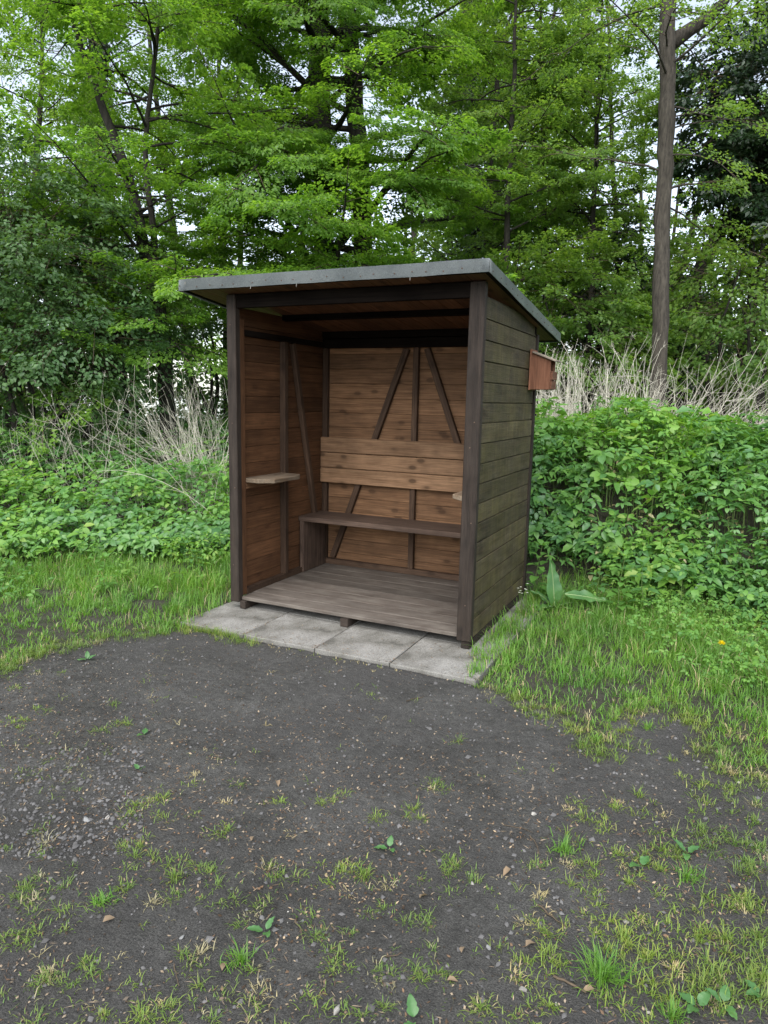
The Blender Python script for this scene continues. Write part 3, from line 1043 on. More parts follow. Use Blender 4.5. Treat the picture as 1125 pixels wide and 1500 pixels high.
def make_tree(name, label, cat, trunks, leaf, bark, size=0.055, dens=330, nprim=26, zr=(1.6, 9.5), plen=(1.6, 3.4),
              elev=(0.0, 0.5), rise=-0.35, seclen=(0.5, 1.0), sstep_=0.26, seed=0, group=None, azbias=None, width=0.42, loose=0.3,
              hang=0.12, ivy=None, extra=None, aspect=0.62, prad=0.03, sides=9, trunk_wob=0.03):
    """trunks: list of lists of (x, y, z, r). Returns the tree Empty"""
    g = np.random.default_rng(seed)
    base = trunks[0][0]
    root = empty(name, tuple(base[:3]), label, cat, group)
    wood_, crown = Acc(), Acc()
    b0 = np.array(base[:3])
    paths = []
    for tr in trunks:
        T = np.array(tr, float)
        # resample with a little wander
        k = np.linspace(0, len(T) - 1, max(14, len(T) * 5))
        Q = np.stack([np.interp(k, np.arange(len(T)), T[:, c_]) for c_ in range(4)], 1)
        wv = np.cumsum(g.normal(0, 0.012, (len(Q), 2)), 0)
        Q[:, :2] += wv - np.linspace(0, 1, len(Q))[:, None] * wv[-1] * 0.3
        Q[0, 3] *= 1.35
        Q[1, 3] *= 1.1
        V, F = tube(Q[:, :3] - b0, Q[:, 3], sides, wob=trunk_wob, seed=seed)
        wood_.add(V, F)
        paths.append(Q)
    for k in range(nprim):
        Q = paths[g.integers(len(paths))]
        zlo, zhi = max(zr[0], Q[0, 2] + 0.3), min(zr[1], Q[-1, 2])
        z = zlo + (zhi - zlo) * (k + g.uniform(0, 1)) / nprim
        order = np.argsort(Q[:, 2])
        p = np.array([np.interp(z, Q[order, 2], Q[order, c_]) for c_ in range(3)])
        tr_ = np.interp(z, Q[order, 2], Q[order, 3])
        az = g.uniform(0, 2 * math.pi) if azbias is None or g.uniform() > azbias[1] else azbias[0] + g.normal(0, 0.6)
        el = g.uniform(*elev)
        fr = (z - zlo) / max(0.1, (zhi - zlo))
        Lp = g.uniform(*plen) * (1 - 0.35 * fr)
        d = np.array([math.cos(az) * math.cos(el), math.sin(az) * math.cos(el), math.sin(el)])
        P = limb_path(p, d, Lp, g, 7, rise, 0.09)
        r0 = min(tr_ * 0.6, prad * Lp / 2.5 + 0.006)
        V, F = tube(P - b0, np.linspace(r0, 0.004, len(P)), 5)
        wood_.add(V, F)
        ns = max(3, int(Lp / sstep_))
        for s in range(ns):
            t = 0.18 + 0.82 * (s + g.uniform(0, 1)) / ns
            x = t * 7
            i = min(6, int(x))
            q = P[i] + (P[i + 1] - P[i]) * (x - i)
            dv = P[i + 1] - P[i]
            dv = dv / np.linalg.norm(dv)
            up = np.array([0, 0, 1.0]) + g.normal(0, 0.12, 3)
            up = up - dv * (up @ dv)
            up = up / np.linalg.norm(up)
            sd_ = np.cross(up, dv) * (1 if s % 2 else -1)
            sdv = dv * g.uniform(0.35, 0.9) + sd_ * g.uniform(0.5, 1.0) if s < ns - 1 else dv
            sdv = sdv + np.array([0, 0, g.normal(0, 0.09)])
            sdv = sdv / np.linalg.norm(sdv)
            Ls = g.uniform(*seclen) * (1.15 - 0.55 * t)
            up2 = up - sdv * (up @ sdv)
            up2 = up2 / np.linalg.norm(up2)
            e = q + sdv * Ls * 0.8 + np.array([0, 0, -hang * Ls * 0.35])
            V, F = tube(np.array([q, (q + e) / 2 + np.array([0, 0, 0.02]), e]) - b0, [0.007, 0.005, 0.002], 3)
            crown.add(V, F, 0)
            spray(crown, q - b0, sdv, Ls, up2, size, dens, g, 1, width, hang, loose, aspect)
    if ivy:
        for (z0, z1, thick, n) in ivy:
            Q = paths[0]
            order = np.argsort(Q[:, 2])
            z = g.uniform(z0, z1, n)
            C = np.stack([np.interp(z, Q[order, 2], Q[order, c_]) for c_ in range(3)], 1)
            R = np.interp(z, Q[order, 2], Q[order, 3])
            an = g.uniform(0, 2 * math.pi, n)
            bump = 1 + 0.5 * vnoise(z * 2 + an, an * 1.3, 1.0, seed)
            o = np.stack([np.cos(an), np.sin(an), np.zeros(n)], 1)
            P = C + o * (R + np.abs(g.normal(0, thick, n)) * bump)[:, None] - b0
            dd = o * 0.5 + np.array([0, 0, -0.8]) + g.normal(0, 0.4, (n, 3))
            V, F = kites(P, dd, o + g.normal(0, 0.4, (n, 3)), g.uniform(0.05, 0.09, n), g.uniform(0.05, 0.085, n))
            crown.add(V, F, 2)
    if extra:
        extra(wood_, crown, paths, b0, g)
    t = link('trunk', wood_.mesh('trunk', [MT[bark]], True), root)
    c_ = link('crown', crown.mesh('crown', [MT['twig'], MT[leaf], MT['ivy']]), root)
    return root


def trunk_px(depth, pts, foot=True, tip=None):
    """trunk line given by where it shows, at one distance; the foot goes down to the ground"""
    out = []
    for px, py, r in pts:
        p = at(px, py, depth)
        out.append([p[0], p[1], p[2], r])
    if foot:
        b = out[0]
        zt = float(terrain(b[0], b[1]))
        if b[2] > zt:
            out.insert(0, [b[0], b[1], zt - 0.05, b[3] * 1.1])
    if tip:
        p = out[-1]
        q = out[-2]
        for dz, r in tip:
            out.append([p[0] + (p[0] - q[0]) * 0.3 * dz / max(0.3, p[2] - q[2]), p[1], p[2] + dz, r])
    return out


# tall bare trunk on the right, on the bank
def oak_extra(wood_, crown, paths, b0, g):
    limb = np.array([at(984, 62, 9.6), at(1012, 42, 9.55), at(1040, 25, 9.5), at(1062, 0, 9.4), at(1085, -60, 9.3), at(1120, -160, 9.2)])
    V, F = tube(limb - b0, [0.11, 0.09, 0.075, 0.065, 0.05, 0.02], 7)
    wood_.add(V, F)
    for k in range(7):
        q = limb[2 + k % 4]
        d = np.array([g.normal(), g.normal(), g.uniform(0, 0.6)])
        d /= np.linalg.norm(d)
        spray(crown, q - b0, d, 0.9, np.array([0, 0, 1.0]), 0.05, 120, g, 1, 0.4, 0.2, 0.5)


make_tree('tall_tree', 'tall straight tree with bare grey-brown trunk rising from the bank at right', 'tree',
          [trunk_px(9.6, [(957, 590, 0.108), (962, 470, 0.106), (968, 300, 0.104), (972, 180, 0.103), (977, 70, 0.102), (980, 0, 0.098)], tip=[(2.0, 0.11), (4.0, 0.06)])],
          'young', 'bark', size=0.052, dens=210, nprim=30, zr=(4.0, 11.0), plen=(1.0, 2.3), elev=(-0.1, 0.5), rise=-0.3, seed=31, sides=12, loose=0.4, prad=0.016, extra=oak_extra, trunk_wob=0.06)

# big beech behind the shelter
make_tree('beech_tree', 'big twin-stemmed tree with layered bright green foliage directly behind the shelter', 'tree',
          [trunk_px(11.5, [(476, 500, 0.17), (480, 250, 0.16), (481, 100, 0.17), (478, 0, 0.16)], tip=[(2.0, 0.12), (4.2, 0.04)]),
           trunk_px(11.5, [(536, 500, 0.16), (526, 240, 0.15), (518, 100, 0.15), (508, 0, 0.14)], tip=[(2.0, 0.10), (3.8, 0.03)])],
          'beech', 'darkbark', size=0.058, dens=560, nprim=84, zr=(1.9, 10.5), plen=(2.4, 4.2), loose=0.24, elev=(-0.05, 0.5), rise=-0.4, seclen=(0.7, 1.3), sstep_=0.27, seed=7,
          azbias=(math.atan2(CAM[1] - 8, CAM[0] + 1), 0.35), prad=0.05)

# slender leaning tree left of the shelter
make_tree('leaning_tree', 'slender dark tree with leaning stems just left of the shelter roof', 'tree',
          [trunk_px(9.5, [(247, 545, 0.105), (228, 420, 0.095), (205, 310, 0.08), (190, 240, 0.07), (150, 130, 0.05), (118, 30, 0.035)], tip=[(1.2, 0.015)]),
           trunk_px(9.5, [(243, 500, 0.06), (222, 380, 0.05), (205, 225, 0.035), (219, 120, 0.03), (236, 0, 0.024)], tip=[(1.4, 0.01)]),
           trunk_px(9.5, [(182, 540, 0.035), (160, 470, 0.03), (150, 400, 0.02), (146, 330, 0.01)])],
          'beech', 'darkbark', size=0.054, dens=620, nprim=82, zr=(1.7, 9.2), plen=(1.2, 2.9), loose=0.26, elev=(-0.05, 0.5), rise=-0.4, seclen=(0.45, 0.95), sstep_=0.24, seed=17, prad=0.022)


# dense dark thorn bush at the far left
def bush_tree(name, label, cat, base, blobs, leaf, size, n_per, seed, stems=9, group=None, bark='darkbark', hang=0.5):
    g = np.random.default_rng(seed)
    root = empty(name, tuple(base), label, cat, group)
    wd, cr = Acc(), Acc()
    b0 = np.array(base)
    for k in range(stems):
        c_, r = blobs[k % len(blobs)]
        tgt = np.array(c_) + g.normal(0, 0.4, 3) * r
        p0 = b0 + np.array([g.normal(0, 0.2), g.normal(0, 0.2), -0.05])
        mid = (p0 + tgt) / 2 + g.normal(0, 0.2, 3)
        V, F = tube(np.array([p0, (p0 + mid) / 2 + g.normal(0, 0.06, 3), mid, (mid + tgt) / 2 + g.normal(0, 0.06, 3), tgt]) - b0, [0.06, 0.05, 0.035, 0.022, 0.006], 6)
        wd.add(V, F)
    for c_, r in blobs:
        c_ = np.array(c_)
        r = np.array(r) if hasattr(r, '__len__') else np.array([r, r, r])
        vol = int(n_per * (r[0] * r[1] + r[1] * r[2] + r[0] * r[2]) / 3)
        for k in range(max(6, vol // 55)):
            d = nrm(g.normal(size=3))
            d[2] = abs(d[2]) if g.uniform() < 0.35 else d[2]
            p = c_ + d * r * g.uniform(0.35, 1.0) ** 0.5 * (1 + 0.14 * g.normal())
            out = nrm(d * np.array([1, 1, 0.4]) + np.array([0, 0, -hang * 0.5]) + g.normal(0, 0.25, 3))
            up = nrm(np.array([0, 0, 1.0]) + d * 0.7 + g.normal(0, 0.25, 3))
            up = nrm(up - out * (up @ out))
            L = g.uniform(0.35, 0.75)
            e = p + out * L * 0.85
            V, F = tube(np.array([p - out * 0.25, p, e]) - b0, [0.006, 0.005, 0.002], 3)
            cr.add(V, F, 0)
            spray(cr, p - b0, out, L, up, size, 55 / (L * L * 0.42 * 1.6), g, 1, 0.42, hang * 0.3, 0.55)
    link('trunk', wd.mesh('trunk', [MT[bark]], True), root)
    link('crown', cr.mesh('crown', [MT['twig'], MT[leaf]]), root)
    return root


def ground_pt(px, depth):
    p = at(px, 590, depth)
    return np.array([p[0], p[1], float(terrain(p[0], p[1]))])


b = ground_pt(70, 9.0)
bush_tree('thorn_bush', 'dense dark green bush with small leaves filling the left edge', 'bush', b,
          [(at(-20, 430, 9.2), (1.5, 1.5, 1.4)), (at(75, 420, 8.9), (1.05, 1.1, 1.25)), (at(130, 500, 8.8), (0.75, 0.8, 0.75)), (at(30, 320, 9.3), (1.0, 1.1, 0.8)),
           (at(-120, 380, 9.4), (1.4, 1.3, 1.6)), (at(60, 530, 8.7), (1.1, 0.9, 0.55))],
          'haw', 0.060, 7500, 41, 12)

# ivy clad trunks further back
for i, (px, top, r, dp, lab) in enumerate(((150, 270, 0.22, 15.0, 'ivy-clad dark trunk rising behind the slender leaning tree at left'),
                                      (692, 300, 0.20, 15.5, 'ivy-clad dark trunk just above the roof near its right end'))):
    tp = trunk_px(dp, [(px, top + 190, r), (px, top, r * 0.95), (px - 4, top - 160, r * 0.85), (px - 6, top - 330, r * 0.7)], tip=[(2.5, 0.06)])
    make_tree('ivy_tree', lab, 'tree', [tp], 'young', 'darkbark', size=0.075, dens=360, nprim=40, zr=(2.5, 11), plen=(1.2, 2.8), elev=(0.1, 0.8),
              seed=50 + i, ivy=[(0.0, 9.5, 0.13, 6500)], loose=0.4, prad=0.03, seclen=(0.5, 1.1), sstep_=0.35)


# sparse oak with crooked open branches
def crooked(wood_, crown, paths, b0, g):
    dp = 15.0
    for pts, r in (([(722, 190), (738, 150), (760, 120), (800, 70), (812, 20), (830, -60)], 0.10), ([(735, 170), (770, 140), (815, 105), (862, 92)], 0.06),
                   ([(722, 200), (735, 180), (780, 175), (812, 160)], 0.05), ([(728, 195), (728, 110), (742, 40), (770, -30)], 0.07), ([(735, 60), (760, 20), (800, -20)], 0.05)):
        P = np.array([at(x, y, dp + g.uniform(-0.5, 0.5)) for x, y in pts])
        V, F = tube(P - b0, np.linspace(r, 0.015, len(P)), 6)
        wood_.add(V, F)
        for k in range(len(P) * 3):
            q = P[g.integers(len(P) - 1) + 1]
            d = nrm(np.array([g.normal(), g.normal(), g.normal() * 0.7 + 0.3]))
            L = g.uniform(0.5, 1.2)
            T = limb_path(q, d, L, g, 4, 0.0, 0.25)
            V, F = tube(T - b0, np.linspace(0.018, 0.004, 5), 4)
            wood_.add(V, F)
            spray(crown, T[2] - b0, nrm(T[4] - T[2]), L * 0.7, np.array([0, 0, 1.0]), 0.06, 75, g, 1, 0.5, 0.1, 0.7)


make_tree('oak_tree', 'open tree with crooked bare limbs against the sky above centre right', 'tree',
          [trunk_px(15.0, [(718, 400, 0.17), (722, 250, 0.15), (726, 190, 0.13)])], 'young', 'darkbark', size=0.06, dens=110, nprim=8, zr=(3.0, 7), plen=(0.8, 1.8), seed=61, extra=crooked)

# young light green trees between the oak and the tall trunk
for i, (px, py0, dp, lean, sd_, lab) in enumerate(((738, 430, 11.8, 14, 71, 'thin young tree with pale stem just right of the roof corner'),
                                              (800, 450, 12.8, -8, 72, 'young green tree second to the left of the tall bare trunk'),
                                              (868, 470, 12.2, 10, 73, 'young yellow-green tree closest left of the tall bare trunk'),
                                              (905, 440, 14.5, -12, 74, 'taller young tree crossing behind the tall bare trunk'))):
    tp = trunk_px(dp, [(px, py0, 0.055), (px + lean * 0.4, py0 - 150, 0.048), (px + lean, py0 - 300, 0.038), (px + lean * 1.2, py0 - 420, 0.025)], tip=[(1.6, 0.008)])
    make_tree('young_tree', lab, 'tree', [tp], 'young', 'darkbark', size=0.060, dens=640, nprim=50, zr=(1.4, 9.0), plen=(1.0, 2.2), elev=(0.0, 0.7), rise=-0.4,
              seclen=(0.45, 0.95), sstep_=0.25, seed=sd_, group='young trees right of the shelter', loose=0.42, prad=0.018)

for i, (px, py0, dp, lean, sd_, lab) in enumerate(((40, 470, 12.5, 20, 171, 'slim tree with fine pale leaves at the upper left corner'),
                                              (330, 470, 13.5, -10, 172, 'slim tree with bright leaves above the roof left end'))):
    tp = trunk_px(dp, [(px, py0, 0.07), (px + lean * 0.4, py0 - 150, 0.06), (px + lean, py0 - 300, 0.045), (px + lean * 1.2, py0 - 430, 0.03)], tip=[(2.2, 0.008)])
    make_tree('young_tree', lab, 'tree', [tp], 'young', 'darkbark', size=0.056, dens=600, nprim=58, zr=(1.8, 10.0), plen=(1.0, 2.4), elev=(0.0, 0.7), rise=-0.4,
              seclen=(0.45, 1.0), sstep_=0.25, seed=sd_, group='slim trees behind the shelter at left', loose=0.42, prad=0.018)

# dark evergreen at the right edge with leaning trunks
b = ground_pt(1085, 12.0)
bush_tree('evergreen_tree', 'dark evergreen tree with leaning trunk at the upper right edge', 'tree', b,
          [(at(1090, 140, 12.0), (1.1, 1.1, 0.95)), (at(1130, 230, 12.0), (1.1, 1.2, 0.95)), (at(1180, 120, 12.2), (1.3, 1.3, 1.4)), (at(1055, 215, 11.9), (0.55, 0.6, 0.45)), (at(1190, 300, 12), (1.2, 1.2, 1.2))],
          'ivy', 0.095, 6200, 81, 8)
lean = trunk_px(12.6, [(1000, 470, 0.13), (1035, 370, 0.12), (1060, 330, 0.11), (1100, 280, 0.10), (1125, 200, 0.08)])
make_tree('leaning_tree', 'dark crooked leaning trunk between the tall bare trunk and the right edge', 'tree', [lean], 'young', 'darkbark', size=0.075, dens=330, nprim=32, zr=(1.2, 6.5),
          plen=(0.8, 1.7), seed=83, loose=0.5, prad=0.02)
b = ground_pt(915, 13.5)
bush_tree('holly_bush', 'dark glossy evergreen bush in the shade left of the tall bare trunk', 'bush', b,
          [(at(905, 430, 13.5), (0.95, 1.0, 0.95)), (at(930, 510, 13.4), (1.1, 1.0, 0.9)), (at(890, 340, 13.6), (0.6, 0.6, 0.7))], 'ivy', 0.09, 2800, 85, 6)
for i, (px, py, dp, r, lab) in enumerate(((1090, 470, 11.0, (1.3, 1.1, 1.15), 'leafy green shrub under the dark evergreen at right edge'),
                                     (840, 500, 11.4, (1.2, 1.0, 0.95), 'leafy green shrub behind the pale stalks beside the nest box'),
                                     (1020, 505, 13.8, (1.2, 1.0, 1.0), 'shaded shrub behind the right side of the tall bare trunk'))):
    b = ground_pt(px, dp)
    bush_tree('shrub', lab, 'shrub', b, [(at(px, py, dp), r), (at(px - 25, py - 60, dp + 0.3), tuple(x * 0.75 for x in r)), (at(px + 30, py + 50, dp), tuple(x * 0.8 for x in r))],
              'young' if i != 2 else 'haw', 0.08, 2900, 90 + i, 7, group='shrubs below the trees at right')
b = ground_pt(300, 12.5)
bush_tree('shrub', 'low dark shrub left of the shelter behind the pale stalks', 'shrub', b, [(at(300, 480, 12.5), (0.9, 0.8, 0.7)), (at(260, 520, 12.3), (0.7, 0.7, 0.5))], 'haw', 0.075, 2600, 99, 5)


# far wood: one mass of foliage and stems behind everything
def far_wood():
    g = np.random.default_rng(123)
    a = Acc()
    for k in range(1250):
        u = g.uniform()
        px = g.uniform(-500, 1750)
        dp = g.uniform(18, 34)
        right = sstep(px, 560, 760)
        top = 3.0 + right * 9 + (1 - right) * 6
        z = g.uniform(0.3, 1.0) ** 1.0 * top
        if px < 640 and (g.uniform() < (0.35 if z < 2.6 else 0.72) or z > 5):
            continue
        if 820 < px < 1110 and z > 5.5:
            continue
        p = at(px, 590, dp)
        zt = float(terrain(p[0], p[1]))
        c_ = np.array([p[0], p[1], max(zt, -1.4) + 0.2 + z])
        n = int(150 + 90 * g.uniform())
        R = g.uniform(0.9, 1.9)
        P = c_ + g.normal(0, 1, (n, 3)) * np.array([R, R, R * 0.42]) * 0.6
        dd = g.normal(0, 1, (n, 3)) * np.array([1, 1, 0.5])
        L_ = g.uniform(0.15, 0.27, n)
        V, F = kites(P, dd, np.array([0, 0, 1.0]) + g.normal(0, 0.5, (n, 3)), L_, L_ * 0.66)
        a.add(V, F, 0)
    for k in range(290):         # understorey
        px, dp = (g.uniform(640, 1700), g.uniform(15.5, 20)) if k < 230 else (g.uniform(-300, 420), g.uniform(13, 16.5))
        p = at(px, 590, dp)
        c_ = np.array([p[0], p[1], float(terrain(p[0], p[1])) + (g.uniform(0.4, 2.6) if k < 230 else g.uniform(0.3, 1.9))])
        n = 170
        P = c_ + g.normal(0, 1, (n, 3)) * np.array([0.75, 0.75, 0.4])
        L_ = g.uniform(0.10, 0.17, n)
        V, F = kites(P, g.normal(0, 1, (n, 3)) * np.array([1, 1, 0.5]), np.array([0, 0, 1.0]) + g.normal(0, 0.5, (n, 3)), L_, L_ * 0.66)
        a.add(V, F, 0)
    for k in range(46):
        px, dp = g.uniform(-400, 1650), g.uniform(19, 32)
        p = at(px, 590, dp)
        zt = float(terrain(p[0], p[1]))
        if zt < -1.3:
            continue
        P = limb_path((p[0], p[1], zt - 0.1), np.array([g.normal(0, 0.06), g.normal(0, 0.06), 1.0]), g.uniform(8, 13), g, 8, 0, 0.05)
        V, F = tube(P, np.linspace(g.uniform(0.09, 0.2), 0.04, 9), 6)
        a.add(V, F, 1)
    return a.mesh('far_woodland', [MT['far'], MT['darkbark']])


tag(link('far_woodland', far_wood()), 'far woodland reading as one green mass behind the nearer trees', 'woodland', kind='stuff')

# ------------------------------------------------------------------ ground cover
CAMXY = CAM[:2]


def cover_field(n, xr, yr, g):
    return g.uniform(*xr, n), g.uniform(*yr, n)


def sprigs(P, Nn, g, size, nl=5, droop=(0.05, 0.35), spreadv=0.18, wr=0.58, simple=False):
    """a rosette of leaflets at each point"""
    K = len(P)
    az0 = g.uniform(0, 2 * math.pi, K)
    ref = np.tile(np.array([[1.0, 0, 0]]), (K, 1))
    A = nrm(np.cross(Nn, ref) + 1e-6)
    B = np.cross(Nn, A)
    Vs, Fs, n0 = [], [], 0
    for l in range(nl):
        th = az0 + (l - (nl - 1) / 2) * (4.6 / nl) + g.normal(0, 0.14, K)
        D = A * np.cos(th)[:, None] + B * np.sin(th)[:, None] + Nn * g.normal(0.0, spreadv, K)[:, None]
        D = nrm(D)
        sz = size * g.uniform(0.75, 1.2, K) * (1.0 - 0.12 * abs(l - (nl - 1) / 2))
        base = P + D * (size * 0.16)[:, None] + Nn * g.normal(0, 0.006, K)[:, None]
        nn = nrm(Nn + g.normal(0, 0.22, (K, 3)))
        if simple:
            V, F = kites(base, D, nn, sz, sz * wr * 1.15, 0.14, 0.16)
        else:
            V, F = leaflets(base, D, nn, sz, sz * wr * g.uniform(0.85, 1.15, K), 0.13, g.uniform(*droop, K))
        Vs.append(V)
        Fs.append(F + n0)
        n0 += len(V)
    return np.concatenate(Vs), np.concatenate(Fs)


def add_stems(acc, P, zt, g, m, r=0.002, frac=0.5):
    idx = np.where(g.uniform(size=len(P)) < frac)[0]
    for i in idx:
        p = P[i]
        q = np.array([p[0] + g.normal(0, 0.03), p[1] + g.normal(0, 0.03), zt[i] - 0.02])
        V, F = tube(np.array([q, (p + q) / 2 + g.normal(0, 0.015, 3), p]), [r * 1.4, r, r * 0.7], 3)
        acc.add(V, F, m)


def right_cover():
    g = np.random.default_rng(5)
    a = Acc()
    # canopy: follows the bank plus the plants' own height
    n = 10200
    x = g.uniform(0.9, 6.6, n)
    y = 1.2 + g.uniform(0, 1, n) ** 1.2 * 3.7
    edge = 1.74 - 0.45 * sstep(x, 2.75, 3.6) + 0.16 * vnoise(x, y * 0, 2.6, 31) - 0.20 * np.exp(-((x - 2.62) / 0.20) ** 2) + 0.10 * np.exp(-((x - 1.85) / 0.25) ** 2)
    k = y > edge
    x, y = x[k], y[k]
    e = edge[k]
    hgt = (0.20 + 0.24 * sstep(y - e, 0.0, 0.55)) * (1 + 0.38 * vnoise(x, y, 3.2, 33) + 0.2 * vnoise(x, y, 8, 34))
    t = terrain(x, y)
    lay = g.uniform(0, 1, len(x)) ** 0.45
    z = t + 0.03 + hgt * lay
    eps = 0.05
    sx = (terrain(x + eps, y) - terrain(x - eps, y)) / (2 * eps)
    sy = (terrain(x, y + eps) - terrain(x, y - eps)) / (2 * eps)
    front = 1 - sstep(y - e, 0.05, 0.5)
    Nn = np.stack([-sx * 0.3 + g.normal(0, 0.3, len(x)), -sy * 0.3 - front * 0.2 + g.normal(0, 0.3, len(x)), np.ones(len(x))], 1)
    Nn = nrm(Nn)
    P = np.stack([x, y - 0.10 * front * lay, z], 1)
    size = g.uniform(0.065, 0.118, len(x)) * (0.75 + 0.25 * lay)
    big = vnoise(x, y, 1.3, 36)
    size *= (1 + 0.25 * big) * g.choice([0.5, 0.75, 1.0, 1.2], len(x), p=[0.2, 0.25, 0.4, 0.15])
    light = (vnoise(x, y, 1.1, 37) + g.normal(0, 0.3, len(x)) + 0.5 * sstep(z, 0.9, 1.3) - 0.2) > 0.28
    back = (y > 3.1) | (x > 4.6) | (x < 1.4)
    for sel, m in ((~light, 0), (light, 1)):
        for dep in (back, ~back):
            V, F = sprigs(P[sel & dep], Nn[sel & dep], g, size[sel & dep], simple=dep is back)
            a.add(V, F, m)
    nearm = y < 2.9
    add_stems(a, P[nearm], t[nearm], g, 2, 0.0022, 0.35)
    # narrow-leaved nettles growing through in clumps
    n = 2600
    xx = g.uniform(1.0, 6.0, n)
    yy = 1.7 + g.uniform(0, 1, n) ** 1.3 * 2.4
    kk = vnoise(xx, yy, 1.7, 38) + g.normal(0, 0.15, n) > 0.22
    xx, yy = xx[kk], yy[kk]
    tt = terrain(xx, yy)
    hh = (0.26 + 0.30 * sstep(yy, 1.75, 2.4)) * g.uniform(0.55, 1.12, len(xx))
    V, F = sprigs(np.stack([xx, yy, tt + hh], 1), nrm(np.stack([g.normal(0, 0.25, len(xx)), g.normal(-0.1, 0.25, len(xx)), np.ones(len(xx))], 1)), g, g.uniform(0.05, 0.095, len(xx)), 6, (0.2, 0.6), 0.2, 0.40)
    a.add(V, F, 4)
    # weeds thinning forward into the grass at the right
    n = 2400
    xx = g.uniform(2.1, 5.0, n)
    yy = g.uniform(0.2, 1.95, n)
    kk = g.uniform(size=n) < sstep(xx * 0.75 + yy, 3.15, 4.3) + 0.35 * sstep(yy, 1.5, 1.75)
    xx, yy = xx[kk], yy[kk]
    hh = (0.06 + 0.24 * sstep(yy + 0.3 * (xx - 2.5), 0.4, 1.9)) * g.uniform(0.4, 1.15, len(xx))
    sel = g.uniform(size=len(xx)) < 0.5
    for q_, m_, wr_ in ((sel, 1, 0.6), (~sel, 4, 0.45)):
        V, F = sprigs(np.stack([xx[q_], yy[q_], terrain(xx[q_], yy[q_]) + hh[q_]], 1), nrm(np.stack([g.normal(0, 0.3, q_.sum()), g.normal(-0.15, 0.3, q_.sum()), np.ones(q_.sum())], 1)), g, g.uniform(0.028, 0.075, q_.sum()), 5, (0.1, 0.5), 0.25, wr_)
        a.add(V, F, m_)
    # yellowed and dead leaves lower down
    n = 260
    xx = g.uniform(1.5, 5.0, n)
    yy = g.uniform(1.7, 2.6, n)
    V, F = sprigs(np.stack([xx, yy, terrain(xx, yy) + g.uniform(0.05, 0.3, n)], 1), nrm(np.stack([g.normal(0, 0.4, n), g.normal(-0.2, 0.4, n), np.ones(n)], 1)), g, g.uniform(0.03, 0.07, n), 2, (0.3, 0.8), 0.3, 0.5)
    a.add(V, F, 5)
    # a few long grass stems poking through
    n = 260
    xx = g.uniform(1.9, 4.6, n)
    yy = g.uniform(1.75, 2.9, n)
    V, F = blades(np.stack([xx, yy, terrain(xx, yy) + 0.1], 1), g.uniform(0.25, 0.5, n), g.uniform(0.004, 0.007, n), np.abs(g.normal(0.2, 0.15, n)), g.uniform(0, 6.28, n), g.uniform(0.3, 1.2, n))
    a.add(V, F, 3)
    return a.mesh('ground_cover', [MT['elder'], MT['elder_light'], MT['stem'], MT['grass'], MT['nettle'], MT['drygrass']])


tag(link('ground_cover', right_cover()), 'thick bank of green ground elder leaves right of the shelter', 'ground cover', kind='stuff')


